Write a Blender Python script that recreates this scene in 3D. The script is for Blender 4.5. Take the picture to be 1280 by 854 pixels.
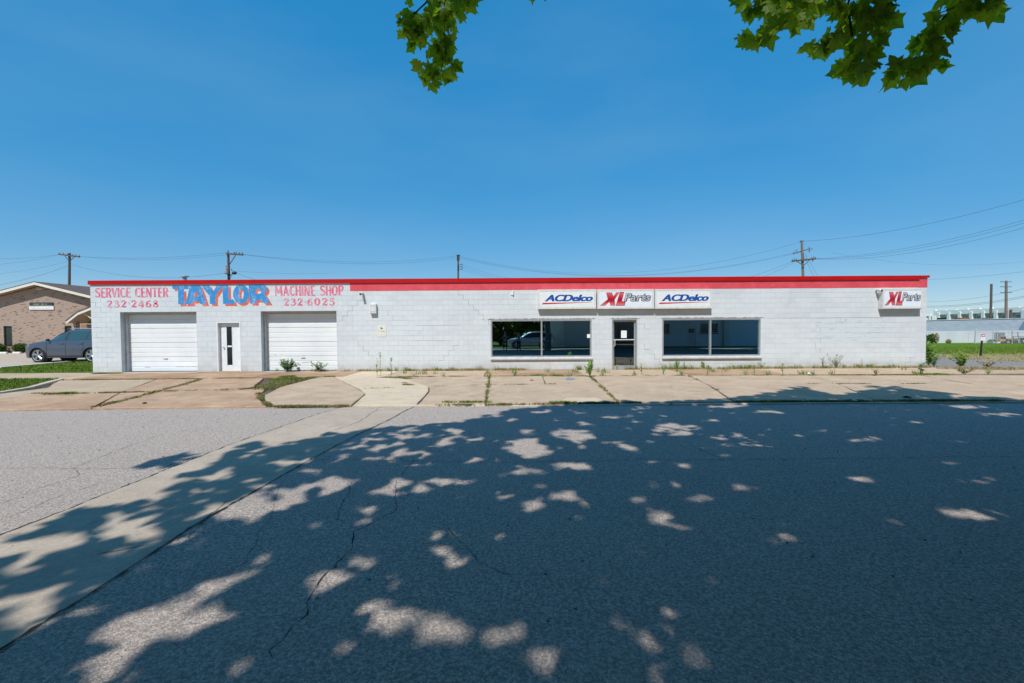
import bpy, bmesh, math, random
import numpy as np
from mathutils import Vector, Matrix
from mathutils.geometry import tessellate_polygon
for o in list(bpy.data.objects): bpy.data.objects.remove(o)
S = bpy.context.scene
COL = S.collection
random.seed(7); RNG = np.random.default_rng(7)
R = math.radians
# ------------------------------------------------------------------ camera
F = 569.0                                   # focal length in pixels of the 1280 px wide photograph
CAMZ = 1.72
cam = bpy.data.cameras.new('camera'); camo = bpy.data.objects.new('camera', cam); COL.objects.link(camo)
cam.sensor_width = 36; cam.lens = F/1280*36; cam.clip_start = 0.05; cam.clip_end = 6000
CM = (Matrix.Translation((0, 0, CAMZ)) @ Matrix.Rotation(R(90-1.75), 4, 'X') @ Matrix.Rotation(R(-0.36), 4, 'Z'))
camo.matrix_world = CM
S.camera = camo
# ------------------------------------------------------------------ light
SUN_EL, SUN_AZ = 52.0, 21.0                 # azimuth: degrees to the left of straight behind the camera
w = bpy.data.worlds.new('World'); S.world = w; w.use_nodes = True
nt = w.node_tree; nt.nodes.clear()
sky = nt.nodes.new('ShaderNodeTexSky'); sky.sky_type = 'NISHITA'; sky.sun_disc = False
sky.sun_elevation = R(SUN_EL); sky.sun_rotation = R(180+SUN_AZ)
sky.altitude = 0; sky.air_density = 0.8; sky.dust_density = 0.1; sky.ozone_density = 4.0
gm = nt.nodes.new('ShaderNodeGamma'); gm.inputs[1].default_value = .37        # the photograph's flat, saturated midday blue
hs = nt.nodes.new('ShaderNodeHueSaturation'); hs.inputs['Hue'].default_value = .502; hs.inputs['Saturation'].default_value = 2.5; hs.inputs['Value'].default_value = 3.1
mx = nt.nodes.new('ShaderNodeMix'); mx.data_type = 'RGBA'; mx.inputs[0].default_value = .22; mx.inputs[7].default_value = (.35, 3.0, 5.85, 1)
bg = nt.nodes.new('ShaderNodeBackground'); bg.inputs[1].default_value = 0.12
wo = nt.nodes.new('ShaderNodeOutputWorld')
nt.links.new(sky.outputs[0], gm.inputs[0]); nt.links.new(gm.outputs[0], hs.inputs['Color']); nt.links.new(hs.outputs[0], mx.inputs[6]); tcw = nt.nodes.new('ShaderNodeTexCoord'); mpw = nt.nodes.new('ShaderNodeMapping'); mpw.inputs['Scale'].default_value = (1.2, 1.2, 4.5); mpw.inputs['Rotation'].default_value = (.5, .25, .3)
nzw = nt.nodes.new('ShaderNodeTexNoise'); nzw.inputs['Scale'].default_value = 1.6; nzw.inputs['Detail'].default_value = 4; nzw.inputs['Roughness'].default_value = .45
rpw = nt.nodes.new('ShaderNodeMapRange'); rpw.inputs[1].default_value = .40; rpw.inputs[2].default_value = .75; rpw.inputs[3].default_value = 0; rpw.inputs[4].default_value = .13
hz = nt.nodes.new('ShaderNodeMix'); hz.data_type = 'RGBA'; hz.inputs[7].default_value = (3.0, 4.6, 6.2, 1)      # faint veil of high haze
nt.links.new(tcw.outputs['Generated'], mpw.inputs[0]); nt.links.new(mpw.outputs[0], nzw.inputs['Vector']); nt.links.new(nzw.outputs['Fac'], rpw.inputs[0]); nt.links.new(rpw.outputs[0], hz.inputs[0])
nt.links.new(mx.outputs[2], hz.inputs[6]); nt.links.new(hz.outputs[2], bg.inputs[0]); nt.links.new(bg.outputs[0], wo.inputs[0])
sl = bpy.data.lights.new('sun', 'SUN'); sl.energy = 4.35; sl.angle = R(0.53); sl.color = (1, .98, .94)
so = bpy.data.objects.new('sun', sl); COL.objects.link(so)
SD = Vector((math.sin(R(SUN_AZ))*math.cos(R(SUN_EL)), math.cos(R(SUN_AZ))*math.cos(R(SUN_EL)), -math.sin(R(SUN_EL))))
so.rotation_euler = SD.to_track_quat('-Z', 'Y').to_euler(); so.location = (-10, -20, 40)
KX, KY = SD.x/-SD.z, SD.y/-SD.z             # ground shift of a shadow per metre of height
S.view_settings.view_transform = 'Standard'; S.view_settings.look = 'None'
S.view_settings.exposure = 0.0; S.view_settings.gamma = 1.0; S.view_settings.use_curve_mapping = False
S.render.engine = 'CYCLES'

# ------------------------------------------------------------------ measuring helpers (photo pixel -> place)
def ray(px, py):
    return (CM.to_3x3() @ Vector(((px-640)/F, (427-py)/F, -1)))
def G(px, py, z=0.0):
    d = ray(px, py); t = (z-CAMZ)/d.z
    return (d.x*t, d.y*t)
def W(px, py, Y):                            # point seen at that pixel on the plane y = Y
    d = ray(px, py); t = Y/d.y
    return Vector((d.x*t, Y, CAMZ+d.z*t))
# ------------------------------------------------------------------ mesh helpers
class MB:
    def __init__(s): s.v = []; s.f = []
    def add(s, vs, fs):
        n = len(s.v); s.v += [tuple(p) for p in vs]; s.f += [tuple(i+n for i in q) for q in fs]; return s
    def box(s, x0, x1, y0, y1, z0, z1):
        if x0 > x1: x0, x1 = x1, x0
        if y0 > y1: y0, y1 = y1, y0
        if z0 > z1: z0, z1 = z1, z0
        return s.add([(x0,y0,z0),(x1,y0,z0),(x1,y1,z0),(x0,y1,z0),(x0,y0,z1),(x1,y0,z1),(x1,y1,z1),(x0,y1,z1)],
                     [(0,3,2,1),(4,5,6,7),(0,1,5,4),(1,2,6,5),(2,3,7,6),(3,0,4,7)])
    def bevbox(s, x0, x1, y0, y1, z0, z1, b=.02):        # box whose edges are chamfered
        bm = bmesh.new(); bmesh.ops.create_cube(bm, size=1)
        for v in bm.verts:
            v.co = Vector((x0+(v.co.x+.5)*(x1-x0), y0+(v.co.y+.5)*(y1-y0), z0+(v.co.z+.5)*(z1-z0)))
        bmesh.ops.bevel(bm, geom=bm.edges[:], offset=b, segments=2, affect='EDGES', profile=.5)
        bm.verts.index_update()
        s.add([v.co for v in bm.verts], [[v.index for v in f.verts] for f in bm.faces]); bm.free(); return s
    def tube(s, pts, rad, n=8, caps=True):
        pts = [Vector(p) for p in pts]
        if not isinstance(rad, (list, tuple)): rad = [rad]*len(pts)
        base = len(s.v); prev = None
        for i, p in enumerate(pts):
            t = (pts[min(i+1, len(pts)-1)]-pts[max(i-1, 0)]).normalized()
            if prev is None:
                a = Vector((0,0,1)) if abs(t.z) < .9 else Vector((1,0,0)); u = t.cross(a).normalized()
            else: u = (prev-t*prev.dot(t)).normalized()
            prev = u; q = t.cross(u)
            for k in range(n):
                a = 2*math.pi*k/n; s.v.append(tuple(p+(u*math.cos(a)+q*math.sin(a))*rad[i]))
        for i in range(len(pts)-1):
            for k in range(n):
                a = base+i*n+k; b = base+i*n+(k+1) % n; s.f.append((a, b, b+n, a+n))
        if caps:
            s.f.append(tuple(base+k for k in range(n))[::-1]); s.f.append(tuple(base+(len(pts)-1)*n+k for k in range(n)))
        return s
    def prism(s, poly, d0, d1, axis='z'):                # polygon extruded along an axis; poly in the two other axes
        def P(a, b, d): return {'z': (a, b, d), 'y': (a, d, b), 'x': (d, a, b)}[axis]
        n = len(poly); tri = tessellate_polygon([[Vector((a, b, 0)) for a, b in poly]])
        vs = [P(a, b, d0) for a, b in poly]+[P(a, b, d1) for a, b in poly]
        fs = [(i, (i+1) % n, n+(i+1) % n, n+i) for i in range(n)]
        fs += [tuple(t) for t in tri]+[tuple(n+i for i in t) for t in tri]
        return s.add(vs, fs)
    def sheet(s, poly, z, drop=0):
        tri = tessellate_polygon([[Vector((a, b, 0)) for a, b in poly]])
        return s.add([(a, b, z) for a, b in poly], [tuple(t) for t in tri])
    def blob(s, c, r, sub=2, rough=0.0, seed=0):
        bm = bmesh.new(); bmesh.ops.create_icosphere(bm, subdivisions=sub, radius=1); rr = random.Random(seed)
        for v in bm.verts:
            k = 1+rough*(rr.random()-.5); v.co = Vector((c[0]+v.co.x*r[0]*k, c[1]+v.co.y*r[1]*k, c[2]+v.co.z*r[2]*k))
        bm.verts.index_update(); s.add([v.co for v in bm.verts], [[v.index for v in f.verts] for f in bm.faces]); bm.free(); return s
def mesh_of(mb, name, mat, off=(0,0,0), smooth=False, fix=True):
    me = bpy.data.meshes.new(name)
    o = Vector(off)
    me.from_pydata([tuple(Vector(p)-o) for p in mb.v], [], mb.f)
    if fix:
        bm = bmesh.new(); bm.from_mesh(me); bmesh.ops.recalc_face_normals(bm, faces=bm.faces[:]); bm.to_mesh(me); bm.free()
    me.materials.append(mat)
    if smooth:
        me.polygons.foreach_set('use_smooth', [True]*len(me.polygons))
        try: me.set_sharp_from_angle(angle=R(smooth if smooth is not True else 40))
        except Exception: pass
    me.update(); return me
def np_mesh(name, V, Fc, mat, k=3, smooth=False):          # V (n,3), Fc (m,k)
    me = bpy.data.meshes.new(name); V = np.asarray(V, dtype=np.float32); Fc = np.asarray(Fc, dtype=np.int32)
    me.vertices.add(len(V)); me.vertices.foreach_set('co', V.ravel())
    me.loops.add(Fc.size); me.loops.foreach_set('vertex_index', Fc.ravel())
    me.polygons.add(len(Fc)); me.polygons.foreach_set('loop_start', np.arange(0, Fc.size, k, dtype=np.int32))
    me.polygons.foreach_set('loop_total', np.full(len(Fc), k, dtype=np.int32))
    me.update(calc_edges=True); me.materials.append(mat); return me
def wloc(o):
    p = Vector((0,0,0))
    while o is not None: p = p+o.location; o = o.parent
    return p
def tag(o, label=None, cat=None, group=None, kind=None):
    if label: o['label'] = label
    if cat: o['category'] = cat
    if group: o['group'] = group
    if kind: o['kind'] = kind
    return o
def thing(name, label, cat, loc=(0,0,0), rotz=0, group=None):
    o = bpy.data.objects.new(name, None); o.empty_display_size = .3; COL.objects.link(o)
    o.location = loc; o.rotation_euler = (0, 0, rotz); return tag(o, label, cat, group)
def link(name, me, parent=None, loc=(0,0,0)):
    o = bpy.data.objects.new(name, me); COL.objects.link(o); o.parent = parent; o.location = loc; return o
def part(mb, name, mat, parent=None, local=False, smooth=False, label=None):
    off = (0,0,0) if (local or parent is None) else wloc(parent)
    o = link(name, mesh_of(mb, name, mat, off, smooth), parent)
    if label: o['label'] = label
    return o
def solo(mb, name, mat, label, cat, group=None, smooth=False, loc=(0,0,0)):
    o = link(name, mesh_of(mb, name, mat, loc, smooth), None, loc); return tag(o, label, cat, group)
def struct(mb, name, mat, smooth=False): return tag(part(mb, name, mat, None, smooth=smooth), kind='structure')
def copy_tree(o, parent=None):
    c = o.copy(); COL.objects.link(c); c.parent = parent
    for ch in list(o.children): copy_tree(ch, c)
    return c
# ------------------------------------------------------------------ materials
class NT:
    def __init__(s, name):
        s.m = bpy.data.materials.new(name); s.m.use_nodes = True; s.t = s.m.node_tree; s.t.nodes.clear()
        s.out = s.n('ShaderNodeOutputMaterial'); s.b = s.n('ShaderNodeBsdfPrincipled'); s.l(s.b.outputs[0], s.out.inputs[0])
        s.geo = s.n('ShaderNodeNewGeometry'); s.pos = s.geo.outputs['Position']
    def n(s, t): return s.t.nodes.new(t)
    def l(s, a, b): s.t.links.new(a, b)
    def noise(s, scale, detail=4, rough=.55, vec=None, dist=0, stretch=None):
        v = vec or s.pos
        if stretch:
            mp = s.n('ShaderNodeMapping'); mp.inputs['Scale'].default_value = stretch; s.l(v, mp.inputs[0]); v = mp.outputs[0]
        x = s.n('ShaderNodeTexNoise'); x.inputs['Scale'].default_value = scale; x.inputs['Detail'].default_value = detail
        x.inputs['Roughness'].default_value = rough; x.inputs['Distortion'].default_value = dist; s.l(v, x.inputs['Vector']); return x.outputs['Fac']
    def ramp(s, fac, p0, p1, c0=(0,0,0,1), c1=(1,1,1,1)):
        r = s.n('ShaderNodeValToRGB'); e = r.color_ramp.elements
        e[0].position = p0; e[1].position = p1; e[0].color = c0; e[1].color = c1; s.l(fac, r.inputs[0]); return r.outputs[0]
    def mix(s, fac, a, b, mode='MIX'):
        m = s.n('ShaderNodeMix'); m.data_type = 'RGBA'; m.blend_type = mode
        for i, x in ((0, fac), (6, a), (7, b)):
            if hasattr(x, 'is_output'): s.l(x, m.inputs[i])
            elif i == 0: m.inputs[0].default_value = x
            else: m.inputs[i].default_value = (*x, 1) if len(x) == 3 else x
        return m.outputs[2]
    def math(s, op, a, b=0.0, c=None):
        m = s.n('ShaderNodeMath'); m.operation = op
        for i, x in enumerate((a, b) if c is None else (a, b, c)):
            if hasattr(x, 'is_output'): s.l(x, m.inputs[i])
            else: m.inputs[i].default_value = x
        return m.outputs[0]
    def col(s, c):
        if hasattr(c, 'is_output'): s.l(c, s.b.inputs['Base Color'])
        else: s.b.inputs['Base Color'].default_value = (*c, 1)
        return s
    def bump(s, h, dist=.01, strength=1.0):
        b = s.n('ShaderNodeBump'); b.inputs['Distance'].default_value = dist; b.inputs['Strength'].default_value = strength
        s.l(h, b.inputs['Height']); s.l(b.outputs[0], s.b.inputs['Normal']); return s
    def set(s, **k):
        for a, v in k.items(): s.b.inputs[a.replace('_', ' ')].default_value = v
        return s
def plain(name, c, rough=.6, metal=0, var=.12, scale=6, bump=0):
    t = NT(name); f = t.ramp(t.noise(scale, 5), .35, .65)
    t.col(t.mix(f, tuple(x*(1-var) for x in c), tuple(min(1, x*(1+var)) for x in c))).set(Roughness=rough, Metallic=metal)
    if bump: t.bump(t.noise(scale*12, 3), bump)
    return t.m
M = {}
# painted block wall: white paint with chalky wear, dirt splashed up from the ground, rusty streaks
def wallpaint(name, base, worn, wear=.62):
    t = NT(name)
    big = t.ramp(t.noise(.55, 5), .3, .7); c = t.mix(big, tuple(x*.965 for x in base), base)
    sb = t.n('ShaderNodeSeparateXYZ'); t.l(t.pos, sb.inputs[0]); cb = t.n('ShaderNodeCombineXYZ'); t.l(t.math('SUBTRACT', sb.outputs[0], -17.0), cb.inputs[0]); t.l(sb.outputs[2], cb.inputs[1])
    bk = t.n('ShaderNodeTexBrick'); t.l(cb.outputs[0], bk.inputs['Vector']); bk.inputs['Scale'].default_value = 1; bk.inputs['Brick Width'].default_value = .4064; bk.inputs['Row Height'].default_value = .2032; bk.inputs['Mortar Size'].default_value = 0
    bk.inputs['Color1'].default_value = (.945,.945,.95,1); bk.inputs['Color2'].default_value = (1.03,1.03,1.02,1); c = t.mix(1.0, c, bk.outputs['Color'], 'MULTIPLY')
    pt = t.ramp(t.noise(.32, 2, .4, stretch=(1,1,1.6)), .52, .54); c = t.mix(t.math('MULTIPLY', pt, .35), c, tuple(min(1, x*1.07) for x in base))
    fine = t.ramp(t.noise(9, 6, .7), .35, .7); c = t.mix(t.math('MULTIPLY', fine, .12), c, worn)
    sx = t.n('ShaderNodeSeparateXYZ'); t.l(t.pos, sx.inputs[0])
    low = t.ramp(sx.outputs[2], .0, .42, (1,1,1,1), (0,0,0,1))
    dirt = t.math('MULTIPLY', t.math('MULTIPLY', low, t.ramp(t.noise(2.2, 6, .65, stretch=(1,1,.5)), .32, .66)), .75)
    c = t.mix(dirt, c, (.42,.34,.26))
    st = t.ramp(t.noise(5, 5, .6, stretch=(1.2,1,.08)), .58, .76); c = t.mix(t.math('MULTIPLY', st, .28), c, (.46,.42,.36))
    ch = t.ramp(t.noise(16, 6, .75, stretch=(.55,1,1.6)), wear+.05, wear+.12)
    c = t.mix(t.math('MULTIPLY', ch, .4), c, worn)
    t.col(c).set(Roughness=.78)
    t.bump(t.noise(55, 5, .7), .004, .8); return t.m
M['wall'] = wallpaint('white_painted_block', (.635,.665,.675), (.50,.52,.52))
t = NT('painted_block_peeling')               # the panel of wall that lost its paint in patches
ch = t.ramp(t.noise(3.4, 7, .72, stretch=(.8,1,2.6)), .53, .60); fl = t.ramp(t.noise(22, 6, .7, stretch=(.5,1,1.5)), .5, .62)
t.col(t.mix(t.math('MULTIPLY', ch, t.math('ADD', t.math('MULTIPLY', fl, .7), .2)), (.60,.65,.67), (.40,.38,.34))).set(Roughness=.8); t.bump(t.noise(55, 5, .7), .004, .8)
M['peel'] = t.m
M['mortar'] = plain('painted_mortar', (.50,.545,.56), .85, var=.08)
M['crackdark'] = plain('open_crack', (.27,.26,.25), .95)
t = NT('rusty_lintel'); t.col(t.mix(t.ramp(t.noise(7, 6, .7, stretch=(1,1,.4)), .42, .56), (.60,.60,.58), (.22,.16,.11))).set(Roughness=.85); M['rustlintel'] = t.m
t = NT('red_coping'); t.col(t.mix(t.ramp(t.noise(3, 4, stretch=(.3,1,1)), .3, .7), (.43,.002,.003), (.52,.005,.006))).set(Roughness=.5, Specular_IOR_Level=.25); M['coping'] = t.m
t = NT('faded_red_band'); c = t.mix(t.ramp(t.noise(2.5, 6, .6), .3, .7), (.62,.05,.07), (.74,.085,.11))
c = t.mix(t.math('MULTIPLY', t.ramp(t.noise(14, 7, .75), .58, .72), .6), c, (.74,.38,.38)); t.col(c).set(Roughness=.7); t.bump(t.noise(40, 5), .004); M['band'] = t.m
def worn_paint(name, c, wall=(.72,.74,.75), lo=.5, hi=.62, amt=.75):
    t = NT(name); a = t.noise(9, 7, .7, stretch=(1.0,1,.35)); b = t.noise(34, 5, .7, stretch=(.4,1,2.0))
    f = t.ramp(t.math('MULTIPLY', t.math('ADD', a, b), .5), lo, hi)
    t.col(t.mix(t.math('MULTIPLY', f, amt), c, wall)).set(Roughness=.75); return t.m
M['pinkpaint'] = worn_paint('faded_pink_lettering', (.70,.10,.19), amt=.55, lo=.47, hi=.60)
M['bluepaint'] = worn_paint('faded_blue_lettering', (.025,.24,.55), (.42,.56,.66), .50, .60, .7)
M['orangepaint'] = worn_paint('orange_lettering_shade', (.66,.11,.05), amt=.35)
t = NT('garage_door_white'); c = t.mix(t.ramp(t.noise(1.2, 5), .3, .7), (.74,.75,.75), (.83,.83,.82))
c = t.mix(t.math('MULTIPLY', t.ramp(t.noise(4, 7, .7, stretch=(.6,1,2.5)), .60, .72), .55), c, (.42,.40,.37)); t.col(c).set(Roughness=.5); M['gdoor'] = t.m
M['doorwhite'] = plain('door_white', (.76,.77,.77), .5, var=.05)
M['jamb'] = plain('jamb_grey_paint', (.50,.51,.51), .7, var=.12)
M['alum'] = plain('aluminium_frame', (.52,.53,.54), .38, .55, var=.06)
M['sill'] = plain('painted_sill', (.47,.46,.44), .7, var=.12)
M['signbox'] = plain('sign_cabinet', (.66,.66,.63), .5, var=.08)
M['signface'] = plain('sign_face', (.78,.79,.77), .35, var=.03)
M['signcool'] = plain('sign_face_white', (.76,.80,.84), .35, var=.03)
M['logoblue'] = plain('logo_blue', (.004,.075,.34), .4, var=.02)
M['logored'] = plain('logo_red', (.52,.012,.022), .4, var=.02)
M['logodark'] = plain('logo_dark', (.03,.03,.05), .4, var=.02)
M['logosilver'] = plain('logo_silver', (.50,.50,.53), .4, var=.1, scale=30)
M['dark'] = plain('dark_plastic', (.02,.02,.022), .4)
M['rubber'] = plain('rubber', (.015,.015,.016), .8)
M['steel'] = plain('galvanised_steel', (.42,.43,.44), .5, .3)
M['paper'] = plain('paper', (.82,.82,.80), .8, var=.02)
M['cream'] = plain('cream_plate', (.72,.70,.60), .5, var=.03)
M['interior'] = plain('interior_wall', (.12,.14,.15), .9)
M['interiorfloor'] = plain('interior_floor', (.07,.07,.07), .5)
M['roofmem'] = plain('roof_membrane', (.20,.20,.20), .9)
M['wood'] = plain('weathered_wood', (.12,.085,.062), .9, var=.25, scale=9)
M['woodlight'] = plain('weathered_wood_pale', (.21,.155,.125), .9, var=.25, scale=9)
M['wire'] = plain('cable', (.10,.13,.16), .6)
M['trimcream'] = plain('cream_trim', (.72,.66,.57), .6, var=.05)
M['soffit'] = plain('soffit_board', (.36,.27,.19), .8)
M['insul'] = plain('insulator', (.10,.09,.09), .35)
# glass of the shop front: partly mirror, partly clear and dark
def glass(name, tint, refl, rcol=(.85,.93,1)):
    t = NT(name); g = t.n('ShaderNodeBsdfGlossy'); g.inputs['Roughness'].default_value = .012; g.inputs[0].default_value = (*rcol, 1)
    tr = t.n('ShaderNodeBsdfTransparent'); tr.inputs[0].default_value = (*tint, 1)
    lw = t.n('ShaderNodeLayerWeight'); lw.inputs[0].default_value = .35
    fac = t.math('ADD', t.math('MULTIPLY', lw.outputs['Fresnel'], .5), refl)
    m = t.n('ShaderNodeMixShader'); t.l(fac, m.inputs[0]); t.l(tr.outputs[0], m.inputs[1]); t.l(g.outputs[0], m.inputs[2]); t.l(m.outputs[0], t.out.inputs[0]); return t.m
M['glass'] = glass('shop_glass', (.25,.40,.46), .52, (.55,.86,1.0))
M['glassd'] = glass('door_glass', (.35,.45,.48), .16)
M['darkglass'] = NT('tinted_glass').col((.012,.02,.022)).set(Roughness=.08).m
M['carglass'] = NT('car_glass').col((.03,.075,.085)).set(Roughness=.05, Specular_IOR_Level=.9).m
t = NT('grey_car_paint'); t.col((.11,.125,.165)).set(Metallic=.55, Roughness=.32, Coat_Weight=.8, Coat_Roughness=.06); M['carpaint'] = t.m
M['rim'] = NT('alloy_rim').col((.48,.48,.52)).set(Metallic=.7, Roughness=.3).m
M['lamp'] = NT('headlamp').col((.6,.63,.66)).set(Roughness=.15).m
# asphalt and concrete
def asphalt(name, lo, hi, warm, patch=.5, sc=1.0):
    t = NT(name)
    v = t.n('ShaderNodeTexVoronoi'); v.inputs['Scale'].default_value = 105*sc; t.l(t.pos, v.inputs['Vector'])
    sep = t.n('ShaderNodeSeparateXYZ'); t.l(v.outputs['Color'], sep.inputs[0])
    st = t.ramp(sep.outputs[0], .05, .95); c = t.mix(st, lo, hi)
    gap = t.ramp(v.outputs['Distance'], .30, .60); c = t.mix(t.math('MULTIPLY', gap, .45), c, tuple(x*.35 for x in lo))
    c = t.mix(t.math('MULTIPLY', t.ramp(sep.outputs[1], .86, .9), .55), c, warm)
    c = t.mix(t.math('MULTIPLY', t.ramp(t.noise(48, 5, .8), .54, .63), .6), c, tuple(x*.38 for x in lo))
    c = t.mix(t.math('MULTIPLY', t.ramp(t.noise(26, 5, .8, stretch=(1,1,1.01)), .56, .66), .35), tuple(min(1,x*1.3) for x in hi), c) if False else c
    c = t.mix(t.math('MULTIPLY', t.ramp(t.noise(9, 6, .75), .52, .68), .3), c, tuple(x*.7 for x in lo))
    c = t.mix(t.ramp(t.noise(40, 8, .92), .455, .535), tuple(x*.36 for x in lo), c); c = t.mix(t.math('MULTIPLY', t.ramp(t.noise(21, 5, .8), .56, .66), .5), c, tuple(x*.33 for x in lo))
    big = t.ramp(t.noise(.35, 6, .6), .3, .7); c = t.mix(t.math('MULTIPLY', big, patch), c, tuple(x*.80 for x in lo))
    tr = t.ramp(t.noise(1.2, 5, .6, stretch=(.12,1.2,1)), .45, .72); c = t.mix(t.math('MULTIPLY', tr, .22), c, tuple(x*.6 for x in lo))
    t.col(c).set(Roughness=.9, Specular_IOR_Level=.12)
    h = t.math('ADD', t.math('MULTIPLY', v.outputs['Distance'], -.6), t.math('MULTIPLY', t.noise(50, 5, .75), 2.2)); t.bump(h, .008, .8); return t.m
M['asphalt'] = asphalt('old_grey_asphalt', (.635,.53,.455), (.90,.765,.655), (.72,.55,.44), .2)
M['asphalt2'] = asphalt('side_lane_asphalt', (.40,.365,.34), (.54,.50,.465), (.42,.38,.33), .3)
def concrete(name, a, b, stain, amt=.5, grit=1.0, ssc=.8, ramp=(.42,.68)):
    a, b, stain = [tuple(x*y for x, y in zip(q, (1.10, 1.0, .88))) for q in (a, b, stain)]
    t = NT(name); c = t.mix(t.ramp(t.noise(.9, 7, .62), .3, .7), a, b)
    c = t.mix(t.math('MULTIPLY', t.ramp(t.noise(ssc, 7, .65, dist=.5), *ramp), amt), c, stain)
    v = t.ramp(t.noise(38, 5, .8), .38, .62); c = t.mix(t.math('MULTIPLY', v, .28*grit), c, tuple(x*.55 for x in a))
    c = t.mix(t.math('MULTIPLY', t.ramp(t.noise(110, 3, .8), .55, .7), .3*grit), c, tuple(min(1,x*1.4) for x in b))
    c = t.mix(t.math('MULTIPLY', t.ramp(t.noise(5, 7, .75), .60, .70), .4), c, tuple(x*.5 for x in stain))
    c = t.mix(t.math('MULTIPLY', t.ramp(t.noise(2.3, 8, .7, dist=.8), .50, .66), .42), c, tuple(x*.85 for x in stain))
    t.col(c).set(Roughness=.9, Specular_IOR_Level=.15); t.bump(t.noise(60, 5, .7), .005, .7); return t.m
M['slab'] = concrete('tan_slab_concrete', (.46,.375,.295), (.58,.48,.38), (.36,.28,.21), .6, 1.5, 1.3)
M['slabred'] = concrete('rust_stained_concrete', (.44,.31,.225), (.56,.43,.32), (.30,.19,.13), .75, 1.4, 1.1)
M['slabmud'] = concrete('mud_stained_walk', (.42,.30,.21), (.50,.38,.28), (.25,.15,.10), .75, ssc=.5, ramp=(.38,.62))
M['slabgrey'] = concrete('grey_slab_concrete', (.45,.37,.28), (.53,.44,.34), (.30,.26,.21), .5)
M['slablight'] = concrete('pale_new_concrete', (.56,.49,.39), (.64,.57,.46), (.42,.37,.31), .35)
M['gutter'] = concrete('gutter_concrete', (.41,.37,.325), (.53,.48,.43), (.33,.29,.25), .6, 1.6, .9)
M['lot'] = concrete('parking_lot_concrete', (.44,.39,.33), (.50,.45,.39), (.40,.34,.28), .3, .6)
M['kerb'] = concrete('kerb_concrete', (.50,.47,.42), (.60,.57,.52), (.40,.35,.30), .35)
M['kerbwhite'] = plain('white_kerb_paint', (.74,.73,.70), .7, var=.08)
M['soil'] = plain('joint_soil', (.10,.075,.05), 1, var=.35, scale=8)
t = NT('ground_earth'); t.col(t.mix(t.ramp(t.noise(.12, 6), .35, .65), (.10,.11,.045), (.17,.14,.08))).set(Roughness=1); M['earth'] = t.m
def grassm(name, a, b, dry, lo=.5, hi=.7, sc=.8):
    t = NT(name); c = t.mix(t.ramp(t.noise(7, 6, .8), .3, .7), a, b)
    c = t.mix(t.ramp(t.noise(sc, 6, .7), lo, hi), c, dry); t.col(c).set(Roughness=.95, Specular_IOR_Level=.05); t.bump(t.noise(30, 5, .8), .03); return t.m
M['lawn'] = grassm('lawn', (.075,.14,.018), (.13,.20,.035), (.20,.20,.06))
M['blade'] = grassm('grass_blade', (.11,.20,.02), (.18,.29,.045), (.26,.27,.07), .45, .7, 2.5)
M['bladeolive'] = grassm('crack_grass', (.15,.18,.045), (.22,.25,.08), (.34,.26,.13), .4, .65, 3)
M['bladedry'] = grassm('dry_grass', (.42,.32,.17), (.52,.42,.24), (.24,.25,.10), .5, .65, 2)
t = NT('field_grass'); sx = t.n('ShaderNodeSeparateXYZ'); t.l(t.pos, sx.inputs[0])
g = t.mix(t.ramp(t.noise(1.1, 7, .75, stretch=(.4,1.6,1)), .3, .7), (.08,.16,.02), (.15,.24,.035))
d = t.mix(t.ramp(t.noise(1.6, 7, .8, stretch=(.5,1.5,1)), .3, .7), (.30,.27,.11), (.46,.42,.24))
yy = t.math('ADD', t.math('DIVIDE', t.math('SUBTRACT', sx.outputs[1], 26.0), 7.0), t.math('MULTIPLY', t.math('SUBTRACT', t.noise(.5, 5), .5), 1.1))
t.col(t.mix(t.ramp(yy, .05, .75), d, g)).set(Roughness=1, Specular_IOR_Level=0.0); t.bump(t.noise(14, 5, .8), .08); M['field'] = t.m
def leafm(name, a, b, tr=.35, dry=None, lo=.35, hi=.65, sc=9.0):
    t = NT(name); oi = t.n('ShaderNodeObjectInfo')
    f = t.ramp(t.noise(sc, 3), lo, hi); c = t.mix(f, a, b)
    c2 = t.mix(t.math('MULTIPLY', t.ramp(oi.outputs['Random'], .55, 1.0), .5), c, dry or b)
    t.l(c2, t.b.inputs['Base Color']); t.set(Roughness=.55, Specular_IOR_Level=.35)
    tb = t.n('ShaderNodeBsdfTranslucent'); tc = t.mix(1.0, c2, (2.6,2.6,.7), 'MULTIPLY'); t.l(tc, tb.inputs[0])
    m = t.n('ShaderNodeMixShader'); m.inputs[0].default_value = tr; t.l(t.b.outputs[0], m.inputs[1]); t.l(tb.outputs[0], m.inputs[2]); t.l(m.outputs[0], t.out.inputs[0]); return t.m
M['leaf'] = leafm('plane_leaf', (.10,.19,.02), (.16,.24,.03), .58, (.20,.20,.03))
M['crownleaf'] = leafm('crown_leaf', (.12,.12,.03), (.16,.15,.035), .5)
M['weedleaf'] = leafm('weed_leaf', (.14,.24,.06), (.22,.33,.10), .35, (.30,.34,.12))
M['weedblue'] = leafm('grey_green_weed_leaf', (.13,.21,.12), (.20,.30,.17), .25)
M['hedge'] = leafm('hedge_leaf', (.04,.085,.012), (.09,.15,.025), .25)
M['bark'] = plain('bark', (.15,.12,.09), .95, var=.4, scale=7, bump=.01)
M['twig'] = plain('twig_bark', (.07,.05,.03), .9)
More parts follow.
